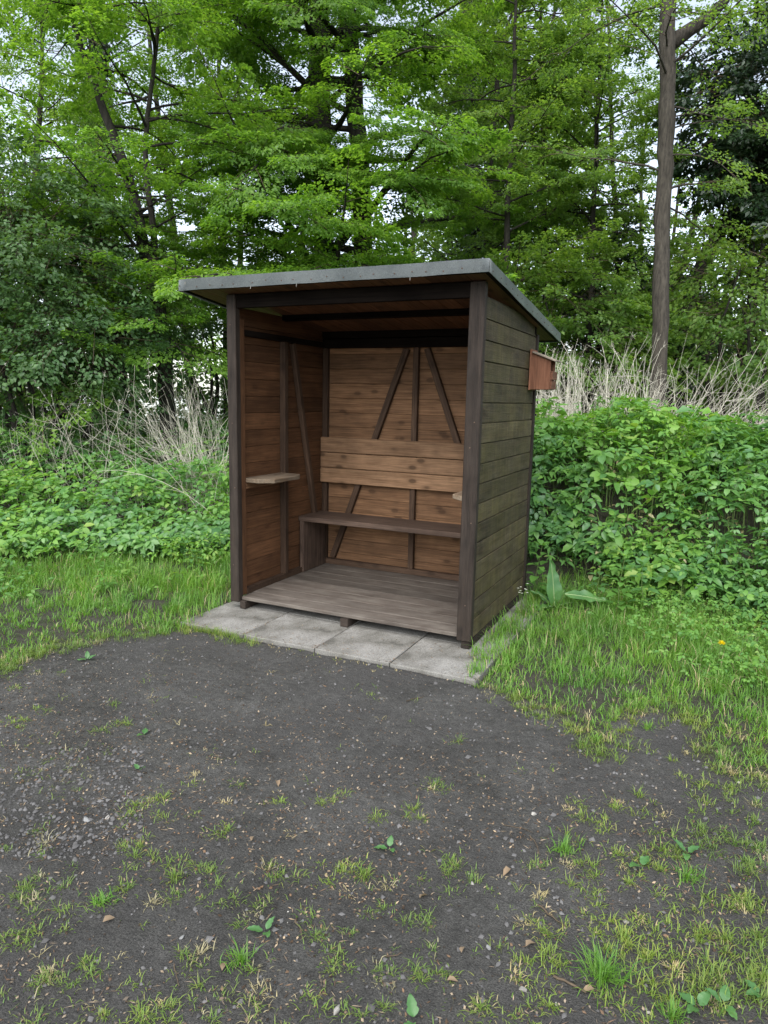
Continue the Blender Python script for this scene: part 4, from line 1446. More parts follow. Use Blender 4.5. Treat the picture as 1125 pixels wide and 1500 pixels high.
def left_cover():
    g = np.random.default_rng(6)
    a = Acc()
    e0, e1 = np.array([-2.35, -0.25]), np.array([-0.75, 1.25])     # front edge of the plants
    dirv = nrm(e1 - e0)
    nor = np.array([-dirv[1], dirv[0]])
    n = 20000
    s = g.uniform(-2.6, 7.5, n)
    q = 0.02 + g.uniform(0, 1, n) ** 1.45 * 9.5
    XY = e0 + dirv * s[:, None] + nor * q[:, None]
    x, y = XY[:, 0], XY[:, 1]
    off = 0.22 * vnoise(s, s * 0, 1.7, 51)
    k = (q > np.maximum(0, off)) & ~((x > -0.12) & (y < 1.75)) & ~((x > 1.5) & (y < 4)) & ((x < 1.2) | (y < 8))
    x, y, q = x[k], y[k], q[k]
    t = terrain(x, y)
    lay = g.uniform(0, 1, len(x)) ** 0.5
    hgt = (0.20 + 0.38 * sstep(q, 0.0, 1.6) + 0.42 * sstep(q, 1.2, 3.8)) * (1 + 0.28 * vnoise(x, y, 1.5, 52))
    z = t + 0.02 + hgt * lay
    front = 1 - sstep(q, 0.1, 0.8)
    Nn = nrm(np.stack([g.normal(0, 0.22, len(x)) + front * 0.1, -0.25 - front * 0.3 + g.normal(0, 0.22, len(x)), np.ones(len(x))], 1))
    P = np.stack([x, y, z], 1)
    size = g.uniform(0.062, 0.105, len(x)) * (0.8 + 0.2 * lay) * (1 + 0.25 * sstep(q, 3, 7))
    light = (0.8 * vnoise(x, y, 0.9, 53) + 0.6 * np.exp(-((q - 1.3) / 1.2) ** 2) * (x < -1.2) + g.normal(0, 0.28, len(x))) > 0.12
    back = q > 1.35
    for sel, m in ((~light, 0), (light, 1)):
        for dep in (back, ~back):
            V, F = sprigs(P[sel & dep], Nn[sel & dep], g, size[sel & dep], simple=dep is back)
            a.add(V, F, m)
    nearm = q < 1.0
    add_stems(a, P[nearm], t[nearm], g, 2, 0.002, 0.25)
    n = 1500
    s2 = g.uniform(-2.0, 2.6, n)
    q2 = -np.abs(g.normal(0, 0.38, n)) + 0.05
    XY = e0 + dirv * s2[:, None] + nor * q2[:, None]
    k2 = (XY[:, 0] < -0.1) & (vnoise(XY[:, 0], XY[:, 1], 2.3, 57) + g.normal(0, 0.2, n) > -0.05)
    XY, q2 = XY[k2], q2[k2]
    hh = (0.05 + 0.16 * sstep(q2, -0.8, 0.0)) * g.uniform(0.4, 1.2, len(q2))
    V, F = sprigs(np.column_stack([XY, terrain(XY[:, 0], XY[:, 1]) + hh]), nrm(np.stack([g.normal(0, 0.3, len(q2)), g.normal(-0.15, 0.3, len(q2)), np.ones(len(q2))], 1)), g, g.uniform(0.025, 0.065, len(q2)), 5, (0.1, 0.5), 0.25, 0.55)
    a.add(V, F, 1)
    return a.mesh('ground_cover', [MT['elder'], MT['elder_light'], MT['stem']])


tag(link('ground_cover', left_cover()), 'low green leafy ground cover left of the shelter', 'ground cover', kind='stuff')


# ------------------------------------------------------------------ dead pale stalks
def stalks(spec, seed):
    g = np.random.default_rng(seed)
    a = Acc()
    for (px0, px1, d0, d1, n, h0, h1, leanx, sp, zoff) in spec:
        for k in range(n):
            dp = g.uniform(d0, d1)
            p = at(g.uniform(px0, px1), 600, dp)
            zt = float(terrain(p[0], p[1])) + zoff
            L = g.uniform(h0, h1)
            d = RGT * (leanx + g.normal(0, sp)) + FWD * g.normal(0, sp) + np.array([0, 0, 1.0])
            P = limb_path((p[0], p[1], zt), d, L, g, 6, -0.5 * abs(g.normal()), 0.10)
            r = g.uniform(0.0016, 0.0034)
            V, F = tube(P, np.linspace(r, r * 0.45, 7), 4)
            a.add(V, F)
            if g.uniform() < 0.35:
                for b in range(5):       # a dried umbel
                    dd = nrm(nrm(P[6] - P[5]) + g.normal(0, 0.55, 3))
                    V, F = tube(np.array([P[6], P[6] + dd * g.uniform(0.03, 0.07)]), [r * 0.4, r * 0.3], 3)
                    a.add(V, F)
            for b in range(g.integers(0, 4)):
                i = g.integers(2, 6)
                dd = nrm(P[i] - P[i - 1] + g.normal(0, 0.45, 3))
                Q = limb_path(P[i], dd, L * g.uniform(0.12, 0.35), g, 3, 0, 0.12)
                V, F = tube(Q, np.linspace(r * 0.6, r * 0.25, 4), 3)
                a.add(V, F)
    return a.mesh('dead_stalk_thicket', [MT['stalk']])


tag(link('dead_stalk_thicket', stalks([(770, 950, 6.8, 8.6, 430, 0.6, 1.25, 0.05, 0.15, 0.1), (930, 1220, 6.9, 8.8, 260, 0.7, 1.45, 0.28, 0.34, 0.1),
                                       (960, 1130, 6.6, 8.0, 90, 0.8, 1.4, 0.75, 0.3, 0.1)], 3)),
    'thicket of pale dead stalks behind the bank at right', 'dead stalks', kind='stuff')
tag(link('dead_stalk_thicket', stalks([(258, 345, 7.4, 9.2, 150, 0.9, 1.75, -0.15, 0.26, 0.1), (140, 320, 7.4, 9.0, 70, 1.0, 1.7, -0.40, 0.28, 0.1), (0, 165, 7.2, 8.8, 60, 0.9, 1.5, 0.0, 0.4, 0.1), (200, 320, 6.4, 7.2, 5, 0.9, 1.3, -0.4, 0.5, 0.2)], 4)),
    'thicket of pale dead stalks behind the leaves left of the shelter', 'dead stalks', kind='stuff')


# ------------------------------------------------------------------ grass
def poly_px(pts):
    return [tuple(G(*q)[:2]) for q in pts]


def grass_area(a, poly, dens, h, wd, g, m=0, dry=0.05, dry_m=1, mask=None, lean=0.35):
    xs = [p[0] for p in poly]
    ys_ = [p[1] for p in poly]
    A = (max(xs) - min(xs)) * (max(ys_) - min(ys_))
    n = int(A * dens)
    # tufted: blades gather round tuft centres
    nc = max(8, n // 14)
    cx, cy = g.uniform(min(xs), max(xs), nc), g.uniform(min(ys_), max(ys_), nc)
    k = g.integers(0, nc, n)
    x = cx[k] + g.normal(0, 0.022, n)
    y = cy[k] + g.normal(0, 0.022, n)
    jx = x + 0.05 * vnoise(x, y, 7, 70)
    jy = y + 0.05 * vnoise(x, y, 7, 71)
    ok = inpoly(jx, jy, poly)
    if mask is not None:
        ok &= mask(x, y, g)
    ok &= ~((x > -0.06) & (x < 1.72) & (y > -0.05) & (y < 1.25))
    x, y, k = x[ok], y[ok], k[ok]
    n = len(x)
    hh = h(x, y) if callable(h) else np.full(n, h)
    hh = hh * g.uniform(0.45, 1.25, n)
    az = np.arctan2(y - cy[k], x - cx[k]) + g.normal(0, 0.7, n)
    ln = np.abs(g.normal(lean, 0.22, n))
    zt = terrain(x, y)
    zt = np.where((x > -0.09) & (x < 1.87) & (y > -0.40) & (y < 1.3), 0.0, zt)
    P = np.stack([x, y, zt - 0.002], 1)
    isdry = g.uniform(size=n) < dry
    W = np.maximum(0.0016, g.uniform(wd * 0.6, wd * 1.2, n))
    for sel, mm in ((~isdry, m), (isdry, dry_m)):
        if sel.any():
            V, F = blades(P[sel], hh[sel], W[sel], ln[sel], az[sel], g.uniform(0.2, 1.3, sel.sum()))
            a.add(V, F, mm)


def lawn(seed, parts, name):
    g = np.random.default_rng(seed)
    a = Acc()
    for poly, dens, h, wd, mask, dry, lean in parts:
        grass_area(a, poly, dens, h, wd, g, 0, dry, 1, mask, lean)
    return a.mesh(name, [MT['grass'], MT['drygrass']])


LGRASS = poly_px([(-200, 1080), (-40, 1005), (0, 975), (60, 950), (150, 930), (230, 925), (280, 918)]) + [(0.0, -0.36), (-0.10, -0.1), (-0.06, 0.2), (-0.04, 1.6), (-1.2, 1.5), (-2.5, 0.1), (-3.4, -0.6)]
RGRASS = [(1.86, -0.42), (1.80, -0.30), (1.735, -0.10), (1.715, -0.02), (1.71, 1.25), (1.75, 1.75), (2.4, 1.85), (3.6, 2.0), (4.6, 1.6)] + poly_px([(1240, 1120), (1130, 1140), (1060, 1130), (1030, 1115), (1028, 1060), (960, 1030), (905, 1040), (890, 1085), (860, 1090), (845, 1055), (800, 1030), (740, 1010)])


def rmask(x, y, g):
    # thins out towards the trodden ground
    d = (y + 0.62)
    return (g.uniform(size=len(x)) < np.clip(0.5 + d * 0.4 + 0.45 * vnoise(x, y, 4, 77), 0.4, 1)) | ((x < 1.98) & (y > -0.33))


def hole_left(x, y, g):
    c1 = G(222, 882)
    c2 = G(70, 866)
    return (((x - c1[0]) / 0.16) ** 2 + ((y - c1[1]) / 0.11) ** 2 > 1) & (((x - c2[0]) / 0.14) ** 2 + ((y - c2[1]) / 0.08) ** 2 > 1) & (g.uniform(size=len(x)) < np.clip(0.72 + 0.6 * vnoise(x, y, 3, 78), 0.3, 1))


me = lawn(8, [(LGRASS, 5200, lambda x, y: 0.045 + 0.10 * sstep(y + 0.55, -0.3, 0.9) * (1 + 0.4 * vnoise(x, y, 2.5, 79)), 0.0042, hole_left, 0.05, 0.38)], 'long_grass')
tag(link('long_grass', me), 'bright green grass strip between the leaves and the bare soil at left', 'grass', kind='stuff')
me = lawn(9, [(RGRASS, 5600, lambda x, y: 0.05 + 0.075 * sstep(y, -0.5, 0.5) * (1 + 0.4 * vnoise(x, y, 2.5, 80)), 0.0040, rmask, 0.06, 0.42)], 'long_grass')
tag(link('long_grass', me), 'bright green grass growing against the right side of the shelter', 'grass', kind='stuff')


def tuft_verts(c_, n, h, spread, g, wd=0.0028, lean=0.55):
    r = np.abs(g.normal(0, spread, n))
    th = g.uniform(0, 2 * math.pi, n)
    x, y = c_[0] + r * np.cos(th), c_[1] + r * np.sin(th)
    P = np.stack([x, y, terrain(x, y) - 0.002], 1)
    return blades(P, h * g.uniform(0.4, 1.25, n), g.uniform(wd * 0.6, wd * 1.2, n), np.abs(g.normal(lean, 0.3, n)), np.where(g.uniform(size=n) < 0.5, th + g.normal(0, 0.6, n), g.uniform(0, 6.28, n)), g.uniform(0.2, 1.4, n))


# small worn tufts in the bare soil (photo pixels of their roots)
TUFTS = [(77, 1205), (55, 1232), (77, 1232), (15, 1245), (57, 1284), (87, 1294), (22, 1296), (55, 1314), (92, 1332), (180, 1304), (189, 1227), (182, 1255), (214, 1235),
         (239, 1202), (304, 1187), (326, 1215), (239, 1260), (239, 1312), (313, 1324), (388, 1324), (361, 1319), (416, 1272), (393, 1275), (468, 1260), (508, 1265), (495, 1294), (460, 1354),
         (513, 1354), (483, 1384), (393, 1414), (279, 1394), (189, 1429), (102, 1449), (490, 1424), (458, 1464), (510, 1484), (338, 1468), (383, 1473), (244, 1459), (234, 1476), (199, 1484), (55, 1494),
         (132, 1480), (40, 1367), (10, 1379), (660, 1258), (673, 1288), (575, 1293), (570, 1326), (610, 1346), (600, 1383), (643, 1308), (776, 1270), (799, 1306), (831, 1265), (831, 1310), (876, 1280),
         (907, 1250), (911, 1275), (871, 1310), (869, 1356), (861, 1336), (766, 1343), (786, 1353), (736, 1366), (776, 1471), (771, 1416), (826, 1411), (977, 1308), (992, 1351), (1067, 1315),
         (1082, 1330), (1037, 1386), (1022, 1426), (1092, 1421), (1037, 1461), (987, 1248), (1037, 1210), (1062, 1230), (1097, 1265), (1112, 1245), (17, 982), (60, 985), (85, 987), (20, 1004), (20, 1054), (30, 1069),
         (55, 1034), (85, 1024), (154, 1029), (209, 1169), (191, 1178), (229, 1168), (174, 1059), (144, 1066), (343, 1139), (281, 1139), (415, 1179), (483, 1169), (612, 1200), (860, 1190), (935, 1225), (960, 1195), (1000, 1190), (880, 1215),
         (900, 1175), (1020, 1150), (1100, 1180), (1085, 1105), (945, 1345), (925, 1300), (960, 1270), (1110, 1370), (1120, 1450), (960, 1400), (1000, 1440), (720, 1300), (560, 1410), (640, 1420), (700, 1470), (150, 1400), (60, 1420), (300, 1440), (420, 1490), (310, 1275), (120, 1265), (560, 1200), (745, 1130), (690, 1085), (640, 1150)]
g = np.random.default_rng(14)
ta_ = Acc()
for (px, py) in TUFTS:
    c_ = G(px, py, -0.012)
    for rep in range(g.integers(1, 5)):
        cc = c_[:2] + g.normal(0, 0.026, 2)
        V, F = tuft_verts(cc, int(g.integers(18, 44)), g.uniform(0.016, 0.033), g.uniform(0.012, 0.030), g, 0.0026, 0.8)
        ta_.add(V, F, 0 if g.uniform() < 0.86 else 1)
# stray blades and turf creeping in from the right
for k in range(600):
    px, py = g.uniform(760, 1125), g.uniform(1090, 1500)
    if (px - 760) / 365 + 0.45 * float(vnoise(px / 100, py / 100, 1.6, 90)) < g.uniform(0.30, 1.1):
        continue
    c_ = G(px, py, -0.012)
    V, F = tuft_verts(c_[:2], int(g.integers(10, 26)), g.uniform(0.022, 0.046), g.uniform(0.012, 0.028), g)
    ta_.add(V, F, 0)
for k in range(3000):      # creeping blades in loose mats
    x, y = g.uniform(0.0, 3.4), g.uniform(-2.9, -0.6)
    f_ = 0.9 * float(vnoise(x, y, 2.6, 101)) + 0.5 * float(vnoise(x, y, 7.0, 102)) + 0.5 * float(sstep(-y, 1.2, 2.2)) + 0.35 * float(sstep(x, 2.3, 3.0)) - 0.75
    if f_ < g.uniform(-0.15, 0.5):
        continue
    V, F = tuft_verts((x, y), int(g.integers(2, 9)), g.uniform(0.012, 0.03), 0.014, g, 0.0024, 0.9)
    ta_.add(V, F, 0 if g.uniform() < 0.8 else 1)
for k in range(90):
    px, py = g.uniform(0, 1125), g.uniform(980, 1500)
    c_ = G(px, py, -0.012)
    V, F = tuft_verts(c_[:2], int(g.integers(2, 7)), g.uniform(0.02, 0.04), 0.01, g, lean=0.8)
    ta_.add(V, F, 0 if g.uniform() < 0.6 else 1)
# ragged fringe where the turf meets the trodden soil
for k in range(420):
    e = g.integers(0, 2)
    if e == 0:
        pts = [(-40, 1010), (0, 980), (60, 953), (150, 932), (230, 925), (285, 915)]
    else:
        pts = [(700, 995), (745, 1020), (800, 1036), (845, 1060), (872, 1105), (900, 1095), (905, 1045), (960, 1032), (1030, 1062), (1030, 1115), (1125, 1140)]
    i = g.integers(0, len(pts) - 1)
    t = g.uniform()
    c_ = G(pts[i][0] * (1 - t) + pts[i + 1][0] * t, pts[i][1] * (1 - t) + pts[i + 1][1] * t, -0.012)[:2] + g.normal(0, 0.055, 2)
    V, F = tuft_verts(c_, int(g.integers(8, 26)), g.uniform(0.02, 0.055), g.uniform(0.010, 0.028), g)
    ta_.add(V, F, 0 if g.uniform() < 0.9 else 1)
# along the slab's front edge at left
for k in range(60):
    px = g.uniform(270, 372)
    py = 922 + (px - 285) * 0.17 + g.normal(0, 5)
    c_ = G(px, py, -0.012)
    V, F = tuft_verts(c_[:2], 16, g.uniform(0.04, 0.075), 0.02, g)
    ta_.add(V, F, 0)
for k in range(34):
    px = g.uniform(372, 560)
    py = 940 + (px - 372) * 0.205 + g.normal(0, 3)
    c_ = G(px, py, -0.012)
    V, F = tuft_verts(c_[:2], 5, g.uniform(0.012, 0.025), 0.012, g)
    ta_.add(V, F, int(g.uniform() < 0.5))
tag(link('worn_turf', ta_.mesh('worn_turf', [MT['tuft'], MT['drygrass']])), 'thin worn yellow-green grass scattered over the bare soil', 'grass', kind='stuff')


# bigger tufts that stand alone
def grass_tuft(px, py, n, h, spread, label, seed, mat='grass'):
    gg = np.random.default_rng(seed)
    c_ = G(px, py, -0.012)
    base = np.array([c_[0], c_[1], float(terrain(c_[0], c_[1]))])
    V, F = tuft_verts(c_[:2], n, h, spread, gg, 0.003, 0.5)
    me = np_mesh('grass_tuft', V - base, F, [MT[mat]])
    tag(link('grass_tuft', me, None, tuple(base)), label, 'grass tuft', 'lone grass tufts in the soil')


grass_tuft(882, 1432, 170, 0.085, 0.036, 'largest spiky green grass tuft in the soil at lower right', 1)
grass_tuft(826, 1246, 90, 0.055, 0.028, 'fine green grass tuft above the big spiky one at right', 2)
grass_tuft(353, 1402, 60, 0.060, 0.016, 'upright green grass tuft low in the middle left soil', 3)
grass_tuft(149, 1318, 60, 0.040, 0.018, 'dense small grass tuft in the soil at lower left', 4)
grass_tuft(256, 1282, 60, 0.042, 0.018, 'yellow-green grass tuft up and right of the dense small one at lower left', 5, 'tuft')
grass_tuft(535, 1280, 46, 0.040, 0.016, 'low grass tuft near the photo centre line in the soil', 6, 'tuft')
grass_tuft(987, 1488, 90, 0.045, 0.024, 'thick bright grass tuft cut by the bottom edge at right', 7)
grass_tuft(1007, 1285, 90, 0.050, 0.026, 'soft fine grass tuft near the right edge of the soil', 8)
grass_tuft(948, 1064, 34, 0.060, 0.012, 'single grass tuft in the round bare patch at right', 9)


# ------------------------------------------------------------------ single plants
def broad_leaf(name, parent, p, d, n, L, Wd, droop=0.15, mat='broad', fold=0.10):
    """larger leaf with more cross sections and a wavy edge"""
    d = nrm(np.array(d, float))
    n = np.array(n, float)
    s = nrm(np.cross(d, n))
    u = np.cross(s, d)
    K = 9
    gg = np.random.default_rng(int(abs(p[0] * 1000 + L * 7000)) % 100000)
    V, F = [], []
    for i in range(K + 1):
        t = i / K
        wv = Wd * 0.5 * (math.sin(math.pi * min(1, t ** 0.75 * 0.98 + 0.02)) ** 0.75) * (1 + 0.06 * gg.normal())
        c_ = np.array(p) + d * L * t - u * L * droop * t * t
        for q in (-1, -0.5, 0, 0.5, 1):
            rip = 0.07 * Wd * gg.normal() if abs(q) == 1 else 0.012 * Wd * gg.normal()
            V.append(c_ + s * wv * q + u * (abs(q) * wv * fold * 2 + rip))
    for i in range(K):
        for q in range(4):
            a = i * 5 + q
            F += [(a, a + 1, a + 6), (a, a + 6, a + 5)]
    me = np_mesh(name, V, F, [MT[mat]], smooth=True)
    o = link(name, me, parent)
    if L > 0.12:
        R_ = np.array([np.array(p) + d * L * t - u * L * droop * t * t + u * 0.0016 for t in np.linspace(0, 0.95, 7)])
        mv, mf = tube(R_, np.linspace(0.0036, 0.0012, 7), 5)
        link('midrib', np_mesh('midrib', mv, mf, [MT['rib']]), o)
    return o


def leaf_plant(name, px, py, label, cat, leaves, seed, stem=0.0, group=None, z=-0.012):
    """leaves: (azimuth, elevation, length, width, droop)"""
    c_ = G(px, py, z)
    root = empty(name, (c_[0], c_[1], float(terrain(c_[0], c_[1]))), label, cat, group)
    for az, el, L, Wd, dr in leaves:
        d = np.array([math.cos(az) * math.cos(el), math.sin(az) * math.cos(el), math.sin(el)])
        nn = np.array([-math.cos(az) * math.sin(el), -math.sin(az) * math.sin(el), math.cos(el) + 1e-3])
        broad_leaf('leaf', root, d * 0.008 + np.array([0, 0, 0.006]), d, nn, L, Wd, dr)
    return root


# dock: one upright leaf, one lying to the right, small ones at the base
ra = YAW          # azimuth of "right" in the picture
dk = leaf_plant('dock_plant', 812, 892, 'dock plant with large long leaves beside the shelter wall', 'plant',
                [(ra + 1.9, 1.42, 0.33, 0.115, 0.10), (ra + 3.3, 0.30, 0.17, 0.075, 0.2), (ra + 0.6, 0.35, 0.16, 0.07, 0.3), (ra - 0.8, 0.45, 0.14, 0.06, 0.3), (ra + 4.2, 0.6, 0.13, 0.055, 0.3), (ra + 2.5, 0.8, 0.20, 0.08, 0.35), (ra + 1.0, 0.75, 0.21, 0.08, 0.4), (ra + 3.8, 0.35, 0.19, 0.085, 0.25), (ra - 0.3, 0.7, 0.16, 0.065, 0.4)], 1)
P0 = np.array([0.07, -0.02, 0.125])
broad_leaf('leaf', dk, P0, np.array([math.cos(ra - 0.15), math.sin(ra - 0.15), -0.02]), np.array([-0.25, -0.45, 1.0]), 0.30, 0.105, 0.12)
V, F = tube([(0, 0, 0), (0.03, 0.0, 0.06), P0], [0.005, 0.004, 0.003], 5)
link('stalk', np_mesh('stalk', V, F, [MT['stem']]), dk)


# leafy plants against the corner and in front of the bank
def leafy_stem(name, px, py, h, tiers, size, label, seed, mat='elder', group=None, nl=4):
    gg = np.random.default_rng(seed)
    c_ = G(px, py, -0.012)
    b0 = np.array([c_[0], c_[1], float(terrain(c_[0], c_[1]))])
    root = empty(name, tuple(b0), label, 'plant', group)
    top = np.array([gg.normal(0, 0.03), gg.normal(0, 0.03), h])
    P = np.array([np.zeros(3), top * 0.5 + gg.normal(0, 0.01, 3), top])
    V, F = tube(P, [0.004, 0.003, 0.002], 5)
    link('stem', np_mesh('stem', V, F, [MT['stem']]), root)
    for k in range(tiers):
        t = (k + 0.9) / tiers
        p = top * min(1, t)
        for l in range(nl):
            az = k * 0.8 + l * 2 * math.pi / nl + gg.normal(0, 0.2)
            el = gg.uniform(0.05, 0.45) + 0.5 * (t > 0.9)
            sz = size * (1.15 - 0.5 * t) * gg.uniform(0.8, 1.15)
            d = np.array([math.cos(az) * math.cos(el), math.sin(az) * math.cos(el), math.sin(el)])
            V, F = leaflets(p[None] + d[None] * 0.02, d[None], np.array([[-d[0] * 0.3, -d[1] * 0.3, 1.0]]), [sz], [sz * 0.66], 0.12, 0.28)
            link('leaf', np_mesh('leaf', V, F, [MT[mat]]), root)
    return root


leafy_stem('nettle', 905, 905, 0.42, 5, 0.105, 'broad-leaved green plant standing forward at the foot of the bank', 21, 'elder_light')
leafy_stem('nettle', 945, 900, 0.34, 4, 0.10, 'shorter leafy plant right of the one forward of the bank', 22, 'elder')
leafy_stem('nettle', 872, 890, 0.30, 4, 0.09, 'darker leafy plant between the dock plant and the bank', 23, 'elder')
leafy_stem('creeping_plant', 781, 878, 0.44, 6, 0.115, 'green climbing plant against the rear corner of the shelter wall', 24, 'elder_light')
leafy_stem('leafy_weed', 455 - 300, 868, 0.26, 4, 0.075, 'leafy weed standing in the grass strip at left', 25, 'elder_light')
leafy_stem('leafy_weed', 292, 838, 0.24, 4, 0.07, 'bluish green weed in the grass close to the left post', 26, 'elder')

# small white-flowered herb by the wall
hb = empty('chickweed', tuple(G(768, 905, -0.012)), 'tiny white-flowered herb at the foot of the right wall', 'plant')
gg = np.random.default_rng(77)
for k in range(9):
    p = np.array([gg.normal(0, 0.035), gg.normal(0, 0.03), gg.uniform(0.16, 0.24)])
    V, F = tube([(p[0] * 0.3, p[1] * 0.3, 0), p * np.array([0.8, 0.8, 0.6]), p], [0.0015, 0.0013, 0.001], 4)
    st = link('stem', np_mesh('stem', V, F, [MT['stem']]), hb)
    th = np.arange(5) * 2 * math.pi / 5
    D = np.stack([np.cos(th), np.sin(th), np.full(5, 0.3)], 1)
    V, F = kites(np.tile(p, (5, 1)), D, np.tile(np.array([[0, 0, 1.0]]), (5, 1)), np.full(5, 0.010), np.full(5, 0.007))
    link('flower', np_mesh('flower', V, F, [MT['white']]), st)

# dandelion
dn = empty('dandelion', tuple(G(1048, 985, -0.012)), 'single yellow dandelion flower in the grass at right', 'flower')
V, F = tube([(0, 0, 0), (0.01, 0, 0.10), (0.015, 0.0, 0.165)], [0.003, 0.0025, 0.0025], 6)
link('stem', np_mesh('stem', V, F, [MT['stem']]), dn)
th = gg.uniform(0, 2 * math.pi, 90)
el = gg.uniform(0.1, 1.4, 90)
D = np.stack([np.cos(th) * np.cos(el), np.sin(th) * np.cos(el), np.sin(el)], 1)
V, F = kites(np.tile(np.array([0.015, 0, 0.163]), (90, 1)) + D * 0.003, D, np.tile(np.array([[0, 0, 1.0]]), (90, 1)), gg.uniform(0.016, 0.022, 90), np.full(90, 0.0035))
link('flower_head', np_mesh('flower_head', V, F, [MT['yellow']]), dn)
for k in range(6):
    az = k * 1.05
    broad_leaf('leaf', dn, (0.01 * math.cos(az), 0.01 * math.sin(az), 0.01), (math.cos(az), math.sin(az), 0.45), (0, 0, 1), 0.13, 0.03, 0.3)

# broad-leaved seedlings in the soil
SEED = [(212, 1076, 0.050, 'two-leaved seedling in the dark soil left of centre', [2.0, 4.6]),
        (204, 1127, 0.034, 'tiny seedling just below the two-leaved one at left', [2.6, 5.9]),
        (570, 1243, 0.042, 'small green seedling in the soil below the photo centre', [1.5, 3.4, 5.2]),
        (938, 1272, 0.055, 'plantain with one raised oval leaf amid the turf at right', [0.9, 3.9]),
        (1006, 1250, 0.048, 'small broad-leaved plantain in the turf near the right edge', [0.4, 2.7, 4.4]),
        (606, 1492, 0.055, 'plantain with an oval leaf cut by the bottom edge near centre', [1.9, 4.4]),
        (1022, 1476, 0.050, 'round-leaved plantain in the bottom right corner', [2.4, 4.0, 0.6]),
        (1060, 1474, 0.048, 'second round-leaved plantain right of the corner one', [1.2, 3.0, 5.0]),
        (388, 1362, 0.042, 'toothed seedling above the upright tuft at lower left', [1.0, 3.2, 5.3]),
        (1115, 1462, 0.045, 'plantain cut by the right edge at the bottom', [2.2, 3.6]),
        (128, 967, 0.050, 'bright seedling in the soil near the left grass edge', [0.8, 2.1, 3.6])]
for i, (px, py, L, lab, azs) in enumerate(SEED):
    leaf_plant('plantain', px, py, lab, 'seedling', [(a + 0.3, 0.35 + 0.25 * ((i + k) % 3), L * (0.85 + 0.15 * (k % 2)), L * 0.5, 0.25) for k, a in enumerate(azs)], 100 + i)

# low clover-like leaves in the right-hand grass (uncountable)
g = np.random.default_rng(66)
n = 2400
x = g.uniform(2.0, 4.4, n)
y = g.uniform(-0.2, 1.8, n)
k = (g.uniform(size=n) < sstep(x + 0.45 * y, 2.5, 3.4)) & (y > 0.0)
x, y = x[k], y[k]
P = np.stack([x, y, terrain(x, y) + g.uniform(0.05, 0.16, len(x))], 1)
V, F = sprigs(P, nrm(np.stack([g.normal(0, 0.25, len(x)), g.normal(-0.2, 0.25, len(x)), np.ones(len(x))], 1)), g, g.uniform(0.018, 0.034, len(x)), 5, wr=0.75)
me = np_mesh('low_herb', V, F, [MT['elder_light']])
tag(link('low_herb', me), 'small-leaved low herbs mixed into the grass at right', 'herbs', kind='stuff')


# ------------------------------------------------------------------ soil litter, gravel, stones, twigs
def chips(P, L, Wd, g, flat=0.25, tilt=0.35):
    """small irregular flakes: a four-sided low pyramid pair"""
    n = len(P)
    az = g.uniform(0, 2 * math.pi, n)
    d = np.stack([np.cos(az), np.sin(az), g.normal(0, tilt, n)], 1)
    d = nrm(d)
    s = nrm(np.stack([-np.sin(az), np.cos(az), g.normal(0, tilt, n)], 1))
    u = np.cross(d, s)
    L, Wd = L[:, None], Wd[:, None]
    j = lambda: g.uniform(0.6, 1.2, (n, 1))
    V = np.stack([P - d * L * 0.5 * j(), P + s * Wd * 0.5 * j(), P + d * L * 0.5 * j(), P - s * Wd * 0.5 * j(), P + u * Wd * flat * j()], 1).reshape(-1, 3)
    t = np.array([[0, 1, 4], [1, 2, 4], [2, 3, 4], [3, 0, 4]])
    F = (np.arange(n)[:, None, None] * 5 + t[None]).reshape(-1, 3)
    return V, F


def scatter_px(n, g, px=(-40, 1165), py=(930, 1520)):
    # even over the bare soil
    x, y = g.uniform(-1.2, 3.6, n * 4), g.uniform(-3.0, 0.2, n * 4)
    ok = inpoly(x, y, DIRT) & ~((x > -0.1) & (x < 1.88) & (y > -0.41))
    return np.stack([x[ok], y[ok]], 1)[:n]


g = np.random.default_rng(91)
XY = scatter_px(30000, g)
P = np.stack([XY[:, 0], XY[:, 1], terrain(XY[:, 0], XY[:, 1]) + 0.002], 1)
near = sstep(-P[:, 1], 0.6, 1.8)
keep = g.uniform(size=len(P)) < (0.22 + 0.78 * near) * (0.55 + 0.45 * vnoise(P[:, 0], P[:, 1], 3.3, 44))
P = P[keep]
a = Acc()
n = len(P)
thin = g.uniform(size=n) < 0.45
L_ = np.where(thin, g.uniform(0.010, 0.036, n), g.uniform(0.006, 0.017, n))
W2 = np.where(thin, g.uniform(0.0016, 0.0036, n), g.uniform(0.004, 0.011, n))
V, F = chips(P, L_, W2, g, 0.25, 0.35)
a.add(V, F)
tag(link('leaf_litter', a.mesh('leaf_litter', [MT['litter']])), 'bark bits and leaf scraps strewn over the dark soil', 'litter', kind='stuff')

a = Acc()
XY = np.array([G(g.uniform(-40, 210), g.uniform(1090, 1250), -0.012)[:2] for k in range(1000)])
c0 = G(70, 1165, -0.012)[:2]
kk = np.hypot(*(XY - c0).T) < 0.45 + 0.2 * vnoise(XY[:, 0], XY[:, 1], 4, 95)
XY = XY[kk]
XY2 = scatter_px(2200, g)
XY = np.concatenate([XY, XY2])
P = np.stack([XY[:, 0], XY[:, 1], terrain(XY[:, 0], XY[:, 1]) + 0.001], 1)
s = np.abs(g.normal(0.007, 0.005, len(P))) + 0.003
V, F = chips(P, s * 1.3, s, g, 0.5, 0.2)
tag(link('gravel', np_mesh('gravel', V, F, [MT['gravel']])), 'dark grey gravel chips in the soil at the left edge', 'gravel', kind='stuff')
XY = scatter_px(80, g)
P = np.stack([XY[:, 0], XY[:, 1], terrain(XY[:, 0], XY[:, 1]) + 0.001], 1)
